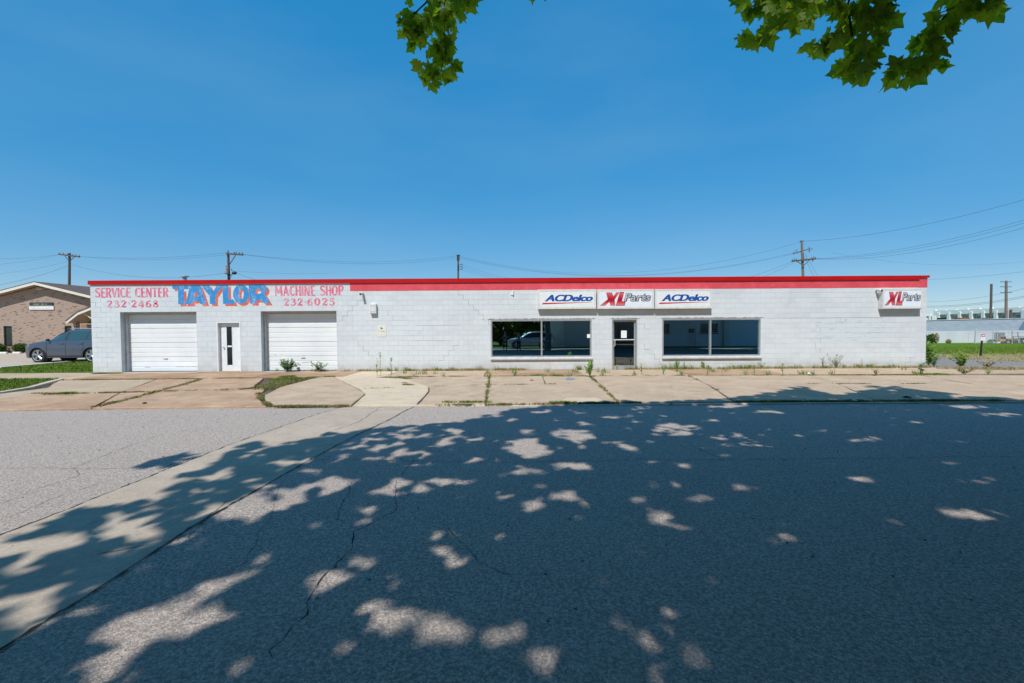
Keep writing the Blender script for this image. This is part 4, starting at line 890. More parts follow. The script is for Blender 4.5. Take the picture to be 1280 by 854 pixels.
weed(879, 461, .30, .16, 7, 60, .12, 'weed against the wall below the mullion of the right window', 'weedleaf', 'spike', seed=14, at=(W(879,461,18.3).x, 18.28))
weed(884, 466, .32, .05, 3, 22, .10, 'thin weed in the walk below the right window mullion', 'weedleaf', 'spike', seed=15, at=G(884.5,468.5))
weed(943, 467, .36, .05, 3, 26, .10, 'thin weed in the walk below the right end of the window', 'weedleaf', 'spike', seed=16, at=G(943,469))
weed(950, 461, .26, .18, 6, 44, .11, 'low weed against the wall at the right end of the window', 'weedleaf', 'spike', seed=17, at=(W(951,460,18.3).x, 18.28))
weed(978, 468, .42, .05, 3, 30, .11, 'thin upright weed in the walk under the peeling wall', 'weedleaf', 'spike', seed=18, at=G(978.5,470))
weed(1045, 461, .55, .32, 12, 60, .14, 'wispy spreading weed against the wall under the peeling paint', 'bladeolive', 'spike', seed=19, at=(W(1045,460,18.3).x, 18.27))
weed(1030, 461, .45, .30, 7, 34, .12, 'sparse wispy weed left of the spreading one under the peeling paint', 'bladeolive', 'spike', seed=20, at=(W(1028,460,18.3).x, 18.27))
weed(1076, 461, .35, .2, 6, 24, .10, 'dry wispy weed right of the spreading one at the wall', 'bladedry', 'spike', seed=21, at=(W(1076,460,18.3).x, 18.27))
weed(1095, 468, .24, .22, 9, 60, .12, 'low dry green clump in the walk near the right end', 'bladeolive', 'spike', seed=22, at=G(1095,470))
weed(1151, 466, .46, .10, 3, 20, .20, 'broad grey leaf weed at the right corner of the wall', 'weedblue', 'broad', seed=23, at=G(1151,467))
weed(1164, 464, .95, .28, 18, 300, .15, 'tall dark weed hugging the right corner of the building', 'weedleaf', 'broad', seed=24, at=(17.15, 18.7))
weed(1188, 463, .62, .50, 22, 480, .13, 'leafy green weed bush right of the building corner', 'weedleaf', 'broad', seed=25, at=(17.9, 18.1))
weed(1178, 463, .60, .60, 18, 260, .11, 'thin straggly weed between the corner and the green bush', 'weedblue', 'broad', seed=26, at=(17.55, 18.9))
weed(1203, 463, .38, .55, 22, 260, .09, 'dry brown bush at the end of the walk by the side lane', 'bladedry', 'broad', seed=27, at=(18.7, 17.9))
weed(1212, 468, .20, .45, 16, 150, .10, 'low brown green weed patch at the lane edge', 'bladeolive', 'spike', seed=28, at=G(1205,468))
weed(1235, 468, .14, .22, 7, 50, .09, 'small green tuft farthest right on the lane edge', 'weedleaf', 'spike', seed=29, at=G(1235,468))
weed(775, 462, .18, .12, 5, 20, .10, 'pale dry weed before the glass door', 'bladedry', 'spike', seed=30, at=(W(771,461,18.3).x, 18.34))
c = (17.25, 19.1)
solo(MB().tube([(c[0], c[1], -.05), (c[0]+.02, c[1], .75)], [.06, .05], 8), 'wooden_stub_post', M['woodlight'], 'short grey wooden stub post behind the right corner of the shop', 'post', loc=(c[0], c[1], 0))
# litter
def litter(px, py, w_, h_, mat, label, cat_, name):
    x, y = G(px, py); r_ = random.Random(int(px)); n = 9
    top = [(x+w_*math.cos(k*6.283/n)*r_.uniform(.7,1.1), y+h_*math.sin(k*6.283/n)*r_.uniform(.7,1.1)) for k in range(n)]
    mb = MB().add([(a, b, .008) for a, b in top]+[(x+.35*(a-x), y+.35*(b-y), .02+.35*min(w_, h_)*r_.random()) for a, b in top], [(i, (i+1) % n, n+(i+1) % n, n+i) for i in range(n)]+[tuple(n+i for i in range(n))])
    solo(mb, name, M[mat], label, cat_, loc=(x, y, .008))
M['rustbit'] = plain('rust_brown', (.30,.10,.05), .8); M['bluegrey'] = plain('grey_blue_cover', (.20,.25,.33), .5)
M['burn'] = plain('dark_clod', (.05,.035,.03), .9)
litter(664.5, 476, .09, .12, 'rustbit', 'flat orange brown piece of litter on the apron', 'litter', 'litter')
litter(713, 474.2, .17, .22, 'bluegrey', 'oval blue grey utility cover lid in the apron', 'cover', 'utility_cover')
litter(1011, 467.2, .09, .06, 'paper', 'crumpled white paper cup on the walk under the wall', 'litter', 'paper_cup')
litter(1068, 501.2, .13, .05, 'paper', 'white flat scrap at the street edge in the tree shade', 'litter', 'paper_scrap')
litter(1134, 497.5, .10, .10, 'burn', 'dark clod on the apron inside the tree shadow', 'litter', 'clod')
litter(181, 504.5, .055, .07, 'burn', 'small dark brown lump on the left apron slab', 'litter', 'clod')
litter(143, 466.8, .16, .08, 'slablight', 'broken pale concrete lump at the foot of the left wall end', 'rubble', 'concrete_lump')
litter(348, 462.3, .06, .05, 'rustbit', 'brick fragment at the left foot of the second garage door', 'rubble', 'brick_fragment')
# ================================================================== UTILITY POLES AND WIRES
def pole(px_t, py_t, px_b, Y, label, rt=.11, rb=.17, mat='wood'):
    T_ = W(px_t, py_t, Y); B_ = W(px_b, 400, Y); lean = (T_.x-B_.x)/(T_.z-B_.z); bx = B_.x+(-1.0-B_.z)*lean
    t_ = thing('utility_pole', label, 'utility pole', (bx, Y, -1.0), 0, 'utility poles behind the shop')
    part(MB().tube([(bx, Y, -1.0), (B_.x, Y, B_.z), T_], [rb, rb*.9, rt], 10), 'pole', M[mat], t_, smooth=True); return t_, T_, Y
def bar(pxa, pya, pxb, pyb, Y, r, t_, name, mat='wood', dY=0):
    a, b = W(pxa, pya, Y-.2), W(pxb, pyb, Y-.2+dY)
    d = (b-a); n = Vector((0,0,1)); mb = MB(); s = d.cross(n).normalized()*r
    vs = [a+s+n*r, a-s+n*r, a-s-n*r, a+s-n*r]; vs += [v+d for v in vs]
    mb.add(vs, [(0,1,2,3),(7,6,5,4),(0,4,5,1),(1,5,6,2),(2,6,7,3),(3,7,4,0)]); return part(mb, name, M[mat], t_)
def ins(px, py, Y, t_, r=.055, h=.16):
    c = W(px, py, Y-.2); part(MB().tube([c, c+Vector((0,0,h*.4)), c+Vector((0,0,h*.7)), c+Vector((0,0,h))], [r*.5, r, r*.6, r], 8), 'insulator', M['insul'], t_, smooth=True)
t_, T1, Y = pole(87, 316.5, 86.2, 52, 'wooden utility pole with a level crossarm behind the brick building')
bar(73.5, 318, 99.5, 321.2, Y, .075, t_, 'crossarm'); bar(81, 320, 86.5, 327, Y-.15, .03, t_, 'brace'); bar(93, 321, 87, 327, Y-.15, .03, t_, 'brace')
for px, py in ((74.5,317.4),(79,317.8),(84.5,318.4),(91,319.6),(95,320),(99,320.6)): ins(px, py, Y, t_)
t_, T2, Y = pole(285.2, 315.5, 287.6, 46, 'wooden utility pole with transformer and side arm behind the shop', .11, .18)
bar(283, 317.2, 303.8, 318.6, Y, .075, t_, 'crossarm'); bar(287.5, 330, 294.2, 319.4, Y-.1, .04, t_, 'brace')
for px, py in ((285,315),(293,317),(295.2,317),(299.5,317.4),(303,317.8)): ins(px, py, Y, t_)
a, b = W(282.6, 342.5, Y-.45), W(282.6, 334.5, Y-.45)
part(MB().tube([a, a+(b-a)*.08, a+(b-a)*.92, b], [.16, .21, .21, .15], 16), 'transformer', M['steel'], t_, smooth=True)
part(MB().tube([b, b+Vector((0,0,.18))], .04, 8).tube([a+Vector((.1,0,-.02)), a+Vector((.18,0,-.25)), a+Vector((.45,.2,-.3))], .03, 6), 'bushing', M['insul'], t_)
a = W(293, 341.3, Y-.3); part(MB().blob(a, (.24,.2,.16), 2).tube([a, W(288, 344.5, Y)], .04, 8), 'floodlight', M['dark'], t_, smooth=True)
ins(289.6, 338.3, Y, t_)
t_, T3, Y = pole(572.8, 319.5, 572.6, 60, 'slim wooden utility pole seen above the middle of the roof', .10, .17)
bar(571.2, 319.2, 574.4, 319.4, Y, .08, t_, 'crossarm', dY=2.2)
for dx in (-1.3, 1.3):
    a = W(572.8+dx, 326, Y-.2); part(MB().tube([a, a+Vector((0,0,.7))], .05, 8), 'insulator', M['insul'], t_)
for k, py in enumerate((331, 333.8, 336.6)): bar(571.5, py, 577.5, py+.2, Y, .035, t_, 'bracket', 'insul'); ins(577.5, py, Y, t_, .07, .14)
t_, T4, Y = pole(1002.3, 301.8, 1005.6, 52, 'tall pale wooden utility pole with two crossarms on the right', .12, .19, 'woodlight')
part(MB().box(T4.x-.2, T4.x+.2, Y-.1, Y+.1, T4.z, T4.z+.06), 'cap', M['wood'], t_)
bar(991.5, 317.4, 1012.5, 311.0, Y, .06, t_, 'crossarm', 'woodlight', 1.2); bar(990, 326.6, 1019.4, 323.6, Y, .09, t_, 'crossarm', 'wood')
bar(995.5, 326.3, 1004.4, 332, Y-.1, .035, t_, 'brace'); bar(1012, 325, 1004.6, 332, Y-.1, .035, t_, 'brace')
for px, py in ((992,316.6),(994.5,314.6),(996.5,314.2),(1011.6,310.6),(1015,312.5),(990.4,325.8),(993,325),(995.2,325),(1006.4,324.4),(1014.6,323.4),(1017.2,322.6),(1019.2,323.2),(1004.6,319),(1004.6,322)): ins(px, py, Y, t_)
for px, py in ((1011.6,315.2),(1015.8,327)):
    a = W(px, py, Y-.2); part(MB().tube([a, a+Vector((0,0,.28))], .05, 8), 'insulator', M['insul'], t_)
t_, T5, Y = pole(1239.3, 355, 1238.3, 80, 'reddish bare pole behind the grey warehouse, left of two', .16, .20)
t_, T6, Y = pole(1257.8, 351, 1257.6, 78, 'grey green bare pole behind the grey warehouse, right of two', .17, .22, 'woodlight')
for dy in (0, 6.2, 13.3):
    for s in (-1, 1): bar(1257.6+s*2.2, 352.6+dy, 1257.6+s*7, 352.3+dy, Y, .05, t_, 'side_bracket', 'insul')
a = W(1263.5, 387, 75); solo(MB().tube([(a.x, 75, -1), a], [.2,.18], 10), 'chimney_stub', M['wood'], 'short brown stack standing just behind the grey warehouse wall', 'stack', loc=(a.x,75,-1))
def wire(p, q, sag, r=.014, label=None, n=22):
    pts = [p.lerp(q, k/n)-Vector((0,0,sag*4*(k/n)*(1-k/n))) for k in range(n+1)]
    return solo(MB().tube(pts, r*.8, 4, False), 'overhead_wire', M['wire'], label, 'wire', 'overhead wires', loc=tuple(p))
Wr = [((1002.5,301.6,52),(1310,241,34),.7,.016,'top wire sloping up to the right from the tall right pole'),
 ((1018,323.4,52),(1310,266.5,34),.7,.014,'upper wire of three running right from the lower crossarm'), ((1018,323.6,52),(1310,270,34.5),.8,.014,'middle wire of three running right from the lower crossarm'),
 ((1019,324,52),(1310,276,35),.9,.014,'lower wire of three running right from the lower crossarm'),
 ((574,320,60),(1002,302,52),2.9,.014,'long sagging top wire between the middle and right poles'), ((574,321.5,60),(993,316,52),2.5,.014,'long sagging second wire between the middle and right poles'), ((574.5,323,60),(991.5,317.6,52),2.4,.012,'long sagging third wire between the middle and right poles'),
 ((303,317.8,46),(572,319.6,60),.8,.014,'upper wire between the transformer pole and the middle pole'), ((299,317.6,46),(572,322,60),.9,.014,'lower wire between the transformer pole and the middle pole'),
 ((99,320.6,52),(284,316,46),.35,.014,'upper wire between the two left poles'), ((95,320,52),(284,318.5,46),.45,.012,'second wire between the two left poles'),
 ((91,331,52),(284,341,46),.95,.016,'low sagging cable between the two left poles'), ((85,332.5,52),(-40,362,46),.35,.018,'cable falling to the left edge from the leftmost pole'),
 ((74.5,318,52),(-40,322,48),.3,.014,'upper wire leaving the leftmost pole to the left'), ((74.5,318.4,52),(-40,332,48),.3,.012,'lower wire leaving the leftmost pole to the left'), ((84,327,52),(-40,345,48),.3,.010,'thin wire leaving the leftmost pole to the left'),
 ((577.5,331,60),(670,352,66),.4,.013,'first thin wire dropping right from the middle pole'), ((577.5,334,60),(655,352,66),.3,.013,'second thin wire dropping right from the middle pole'), ((577.5,337,60),(640,352,66),.2,.013,'third thin wire dropping right from the middle pole'),
 ((290,338.3,46),(330,352,52),.15,.014,'short wire falling right from the transformer pole'), ((289.6,338.6,46),(420,341,60),.2,.010,'thin level wire right of the transformer pole'),
 ((990,327,52),(915,352,60),.2,.014,'first wire falling left from the right pole'), ((991,329,52),(935,352,60),.2,.013,'second wire falling left from the right pole'),
 ((1006,317,52),(1026,352,58),0,.012,'first guy wire falling right from the right pole'), ((1006,322,52),(1020,352,58),0,.012,'second guy wire falling right from the right pole'),
 ((1110,351,60),(1310,336,50),.3,.014,'single wire passing above the right end of the roof'), ((1040,316,52),(1310,323,56),1.1,.009,'faint high wire crossing the right sky'),
 ((1150,377.4,66),(1310,353,50),.6,.016,'upper of the low wires right of the shop'), ((1150,382.6,66),(1310,364,50),.5,.022,'thick low cable right of the shop'), ((1150,384,66),(1310,366,50),.5,.020,'second thick low cable right of the shop')]
for (a, b, c_), (d, e_, f_), sag, r_, lb in Wr: wire(W(a, b, c_), W(d, e_, f_), sag, r_, lb)
# ================================================================== BRICK BUILDING (left)
def brickmat():
    t = NT('tan_brick'); mp = t.n('ShaderNodeMapping'); mp.inputs['Rotation'].default_value = (R(90), 0, 0)
    sx = t.n('ShaderNodeSeparateXYZ'); t.l(t.pos, sx.inputs[0]); cb = t.n('ShaderNodeCombineXYZ')
    t.l(t.math('ADD', sx.outputs[0], sx.outputs[1]), cb.inputs[0]); t.l(sx.outputs[2], cb.inputs[1])
    b = t.n('ShaderNodeTexBrick'); t.l(cb.outputs[0], b.inputs['Vector'])
    b.inputs['Scale'].default_value = 1; b.inputs['Brick Width'].default_value = .21; b.inputs['Row Height'].default_value = .072; b.inputs['Mortar Size'].default_value = .008
    b.inputs['Color1'].default_value = (.46,.32,.245,1); b.inputs['Color2'].default_value = (.36,.245,.185,1); b.inputs['Mortar'].default_value = (.42,.34,.27,1); b.inputs['Bias'].default_value = -.2
    b2 = t.n('ShaderNodeTexBrick'); t.l(cb.outputs[0], b2.inputs['Vector']); b2.inputs['Scale'].default_value = 1; b2.inputs['Brick Width'].default_value = .21; b2.inputs['Row Height'].default_value = .072; b2.inputs['Mortar Size'].default_value = 0
    b2.inputs['Color1'].default_value = (0,0,0,1); b2.inputs['Color2'].default_value = (1,1,1,1)
    dark = t.ramp(b2.outputs['Color'], .86, .93); c = t.mix(t.math('MULTIPLY', dark, .65), b.outputs['Color'], (.10,.075,.065))
    c = t.mix(t.math('MULTIPLY', t.ramp(t.noise(.8, 4), .3, .7), .25), c, (.33,.22,.17)); t.col(c).set(Roughness=.9); t.bump(b.outputs['Fac'], -.01); return t.m
M['brick'] = brickmat()
t = NT('brown_shingle'); bk_ = t.n('ShaderNodeTexBrick'); mp = t.n('ShaderNodeMapping'); mp.inputs['Rotation'].default_value = (0, 0, R(90)); t.l(t.pos, mp.inputs[0]); t.l(mp.outputs[0], bk_.inputs['Vector'])
bk_.inputs['Scale'].default_value = 1; bk_.inputs['Brick Width'].default_value = .30; bk_.inputs['Row Height'].default_value = .15; bk_.inputs['Mortar Size'].default_value = .006
bk_.inputs['Color1'].default_value = (.16,.105,.085,1); bk_.inputs['Color2'].default_value = (.10,.068,.058,1); bk_.inputs['Mortar'].default_value = (.05,.035,.03,1)
t.col(t.mix(t.ramp(t.noise(3, 5), .35, .65), bk_.outputs['Color'], (.13,.09,.075))).set(Roughness=.95); M['shingle'] = t.m
M['tint'] = NT('smoked_glass').col((.03,.04,.035)).set(Roughness=.12).m
M['tan'] = plain('brown_panel', (.30,.17,.09), .7)
YB = 35.0; RX = W(43.3, 352.2, YB-.55).x; RZ = W(43.3, 352.2, YB-.55).z; SL = .25; XB0, XB1 = RX-10, RX+9.6; YE = 60
office = thing('brick_office', 'tan brick office building with a low gabled shingle roof behind the parked car', 'building', (RX, YB, .03))
def rz(x): return RZ-abs(x-RX)*SL
wins = [(W(4.7,420,YB).x, W(15.2,420,YB).x, W(10,433.2,YB).z, W(10,407.8,YB).z), (W(80.6,410,YB).x, W(89.4,410,YB).x, W(85,433,YB).z, W(85,407.5,YB).z), (W(-45,410,YB).x, W(-34,410,YB).x, .6, 2.1)]
wl = MB()
xe_ = sorted({XB0, XB1, RX, *[w_[0] for w_ in wins if w_[0] > XB0], *[w_[1] for w_ in wins if w_[1] > XB0]})
for p_, q_ in zip(xe_, xe_[1:]):
    zb_ = 0; h_ = [w_ for w_ in wins if w_[0] <= (p_+q_)/2 <= w_[1]]
    if h_: wl.box(p_, q_, YB, YB+.25, 0, h_[0][2]); zb_ = h_[0][3]
    wl.prism([(p_, zb_), (q_, zb_), (q_, rz(q_)-.24), (p_, rz(p_)-.24)], YB, YB+.25, 'y')
zb0 = rz(XB0)-.35
wl.box(XB0, XB0+.25, YB+.251, YE, 0, zb0).box(XB1-.25, XB1, YB+.251, YE, 0, zb0).box(XB0+.251, XB1-.251, YE-.25, YE, 0, zb0)
part(wl, 'wall', M['brick'], office)
for a, b, c, d in wins:
    f = part(MB().box(a, a+.06, YB+.08, YB+.14, c, d).box(b-.06, b, YB+.08, YB+.14, c, d).box(a+.06, b-.06, YB+.08, YB+.14, d-.06, d).box(a+.06, b-.06, YB+.08, YB+.14, c, c+.06), 'window', M['dark'], office)
    part(MB().box(a+.06, b-.06, YB+.10, YB+.11, c+.06, d-.06), 'pane', M['tint'], f); part(MB().box(a-.03, b+.03, YB-.05, YB+.07, c-.09, c-.001), 'sill', M['brick'], f)
ov = .6; yf = YB-.58
for s in (-1, 1):
    ex_ = RX+s*(10.6 if s < 0 else 10.2); ez = rz(ex_)
    part(MB().add([(RX, yf-.03, RZ+.02), (ex_, yf-.03, ez+.02), (ex_, YE+.5, ez+.02), (RX, YE+.5, RZ+.02), (RX, yf-.03, RZ-.03), (ex_, yf-.03, ez-.03), (ex_, YE+.5, ez-.03), (RX, YE+.5, RZ-.03)], [(0,1,2,3),(7,6,5,4),(0,4,5,1),(1,5,6,2),(2,6,7,3)]), 'roof', M['shingle'], office)
    part(MB().prism([(RX, RZ-.031), (ex_, ez-.031), (ex_, ez-.23), (RX, RZ-.23)], yf-.02, yf+.03, 'y'), 'rake_board', M['trimcream'], office)
    part(MB().prism([(RX, RZ-.16), (ex_, ez-.16), (ex_, ez-.20), (RX, RZ-.20)], yf+.031, YB-.002, 'y'), 'soffit', M['soffit'], office)
    part(MB().box(ex_-.06*(s > 0), ex_+.06*(s < 0), yf+.04, YE+.4, ez-.2, ez-.031), 'gutter', M['trimcream'], office)
a, b = W(38.2,382.6,YB), W(67.0,378.2,YB)
sgn = thing('office_sign', 'two part sign high on the brick gable, dark green above white', 'sign', ((a.x+b.x)/2, YB, a.z-.4))
part(MB().box(a.x, b.x, YB-.08, YB-.002, a.z, b.z), 'upper_board', M['tint'], sgn); part(MB().box(a.x+.03, b.x-.03, YB-.095, YB-.0805, a.z+.005, a.z+.05), 'ledge', plain('sign_green', (.14,.20,.15), .6), sgn)
a2 = W(38.0,387.3,YB); part(MB().box(a.x-.04, b.x+.05, YB-.07, YB-.003, a2.z, a.z-.001), 'lower_board', M['kerbwhite'], sgn)
rr = random.Random(4); mb = MB(); u = a.x+.18
while u < b.x-.2:
    ww = rr.uniform(.03,.06)
    if rr.random() < .85: mb.box(u, u+ww, YB-.0715, YB-.0702, a2.z+.08, a2.z+.08+rr.uniform(.04,.06))
    u += ww+.02
part(mb, 'print_line', M['jamb'], sgn)
mb = MB(); u = a.x+.18
while u < b.x-.45:
    ww = rr.uniform(.05,.1); 
    if rr.random() < .8: mb.box(u, u+ww, YB-.0815, YB-.0802, a.z+.09, a.z+.17)
    u += ww+.03
part(mb, 'print_line', M['soffit'], sgn)
a = W(49, 361.2, YB-.1); fl_ = thing('gable_floodlight', 'cream twin floodlight box under the peak of the brick gable', 'light', (a.x, YB, a.z))
part(MB().bevbox(a.x-.18, a.x+.18, YB-.14, YB-.001, a.z-.08, a.z+.09, .02), 'housing', M['trimcream'], fl_); part(MB().box(a.x-.14, a.x+.14, YB-.146, YB-.1405, a.z-.05, a.z+.03), 'lens', M['soffit'], fl_)
# porch with a broken-pitch gable
YP = 32.0
pr_ = [W(82.2,401.4,YP), W(96.6,390.2,YP), W(126,378.5,YP)]; px_ = pr_[2].x
prof = [(p.x, p.z) for p in pr_]+[(2*px_-p.x, p.z) for p in pr_[1::-1]]
porch = thing('porch', 'gabled entrance porch with cream rake boards on the brick office', 'porch', (px_, YP, .03))
def offs(d): return [(x, z-d) for x, z in prof]
part(MB().prism([(x, z+.05) for x, z in prof]+offs(.02)[::-1], YP-.03, YB-.001, 'y'), 'roof', M['shingle'], porch)
part(MB().prism(offs(.021)+offs(.21)[::-1], YP, YP+.05, 'y'), 'rake_board', M['trimcream'], porch)
part(MB().prism([(x, z-.10) for x, z in prof]+offs(.15)[::-1], YP+.051, YB-.002, 'y'), 'ceiling', M['soffit'], porch)
a, b = W(90.2,410,YP+.5), W(95.0,410,YP+.5)
zt_ = W(92, 397, YP+.5).z
part(MB().box(a.x, b.x, YP+.5, YP+.8, .03, zt_).box(2*px_-b.x, 2*px_-a.x, YP+.5, YP+.8, .03, zt_), 'brick_pier', M['brick'], porch)
part(MB().prism([(b.x, .03), (2*px_-b.x, .03), (2*px_-b.x, 2.5), (px_+.2, 3.0), (px_-1.2, 3.1), (b.x, 2.55)], YP+2.2, YP+2.3, 'y'), 'dark_entry', M['dark'], porch)  # flat black panel standing in for the shade inside the porch opening
a, b = W(101.5,402.4,YP+1.8), W(112.5,395.2,YP+1.8); cx_, cz_ = (a.x+b.x)/2, (a.z+b.z)/2
part(MB().prism([(cx_+(b.x-a.x)*.62*math.cos(k*math.pi/6), cz_+.26*math.sin(k*math.pi/6)) for k in range(12)], YP+1.9, YP+1.93, 'y'), 'number_board', plain('slate_board', (.10,.12,.16), .5), porch)
textpoly('150', (cx_-.24, cz_-.12, cx_+.24, cz_+.12), YP+1.895, M['paper'], porch, offset=.02, name='number')
a, b = W(101,409.8,YP+1.5), W(112,405.6,YP+1.5); part(MB().bevbox(a.x, b.x+.8, YP+1.5, YP+1.9, .6, b.z, .02), 'planter_box', M['tan'], porch)
p0, p1 = W(104.5,391.5,YP+.2), W(114,397.5,YP+.2); part(MB().prism([(p0.x,p0.z),(p1.x,p1.z),(p1.x,p1.z-.06),(p0.x,p0.z-.06)], YP+.2, YP+.26, 'y'), 'brace', M['trimcream'], porch)
# hedges and wheel stops
def leafball(name, c, rad, n, leaf, mat, seed, flat=.0):
    r_ = np.random.default_rng(seed); d = r_.normal(size=(n, 3)); d /= np.linalg.norm(d, axis=1)[:, None]; k = r_.uniform(.62, 1.0, n)**.6
    bumps = 1+.16*np.sin(d[:, 0]*7+seed)*np.sin(d[:, 1]*6+1.3*seed)*np.cos(d[:, 2]*8)
    P = np.array(c)+d*np.array(rad)*(k*bumps)[:, None]; return leafcards(name, P, leaf, mat, seed)
def leafcards(name, P, leaf, mat, seed, norm=None):
    r_ = np.random.default_rng(seed+99); n = len(P); N = r_.normal(size=(n, 3)); N[:, 2] += .7; N /= np.linalg.norm(N, axis=1)[:, None]
    a = np.cross(N, r_.normal(size=(n, 3))); a /= np.linalg.norm(a, axis=1)[:, None]; b = np.cross(N, a); s = (leaf*r_.uniform(.65, 1.25, n))[:, None]
    # lobed leaf in six vertices round a raised middle
    ang = np.array([0, 60, 120, 180, 240, 300])*np.pi/180; rr_ = np.array([.62, .42, .55, .38, .55, .42])
    V = [P+N*s*.08]
    for k in range(6): V.append(P+a*s*rr_[k]*np.cos(ang[k])+b*s*rr_[k]*np.sin(ang[k]))
    V = np.stack(V, 1).reshape(-1, 3); i = np.arange(n)[:, None]*7; Fc = np.concatenate([i+[0, 1+k, 1+(k+1) % 6] for k in range(6)], 0)
    return np_mesh(name, V, Fc, mat)
for i, (px, lb) in enumerate(((-4, 'rounded green hedge bush at the left edge before the brick wall'), (25.5, 'rounded green hedge bush right of the tall narrow window'), (-38, 'green hedge bush beyond the left edge of the view'))):
    c = W(px, 438, YB-.6); wd = .62 if i != 1 else .42
    t_ = thing('hedge_bush', lb, 'bush', (c.x, YB-.6, .03), 0, 'hedge bushes before the brick office')
    o_ = link('foliage', leafball('foliage', (0, 0, .38), (wd, .42, .36), 1500, .09, M['hedge'], i), t_); o_['kind'] = 'stuff'
    part(MB().blob((0,0,.32), (wd*.75,.3,.26), 2, .2, i), 'inner_twigs', M['hedge'], t_, local=True)
for i, (pa, pb) in enumerate(((-14, 10.5), (18, 27.5), (-46, -20))):
    a, b = W(pa, 443, YB-1.6), W(pb, 443, YB-1.6); solo(MB().bevbox(a.x, b.x, YB-1.75, YB-1.6, .03, .17, .03), 'wheel_stop', M['kerbwhite'], ('white concrete wheel stop at the left edge', 'white concrete wheel stop just ahead of the grey car', 'white concrete wheel stop outside the left edge')[i], 'wheel stop', 'wheel stops along the brick office', loc=(a.x, YB-1.7, .03))
# ================================================================== THE CAR (local: nose at x=0, tail at x=4.94, near side is -y)
def interp(tab, x):
    for (x0, v0), (x1, v1) in zip(tab, tab[1:]):
        if x <= x1: k = (x-x0)/(x1-x0); k = max(0, min(1, k)); return v0+(v1-v0)*k
    return tab[-1][1]
BELT = [(0,.70),(.12,.86),(.45,.98),(1.0,1.06),(1.35,1.11),(2.2,1.135),(3.4,1.18),(4.3,1.23),(4.8,1.24),(4.94,1.1)]
TOP = [(0,.74),(.10,.90),(.40,1.04),(1.0,1.14),(1.38,1.19),(1.75,1.44),(2.15,1.66),(2.5,1.745),(3.0,1.775),(3.6,1.765),(4.2,1.72),(4.55,1.66),(4.75,1.42),(4.88,1.16),(4.94,1.05)]
HW = [(0,.55),(.06,.72),(.2,.86),(.45,.94),(.9,.98),(4.3,.98),(4.7,.93),(4.88,.86),(4.94,.75)]
RW = [(0,.45),(.4,.70),(1.0,.78),(1.38,.74),(1.75,.68),(2.2,.64),(3.6,.64),(4.4,.62),(4.75,.66),(4.94,.6)]
SILL = [(0,.40),(.15,.26),(.5,.24),(4.5,.26),(4.8,.34),(4.94,.45)]
WX = (.94, 3.76); WR = .375; AR = .435
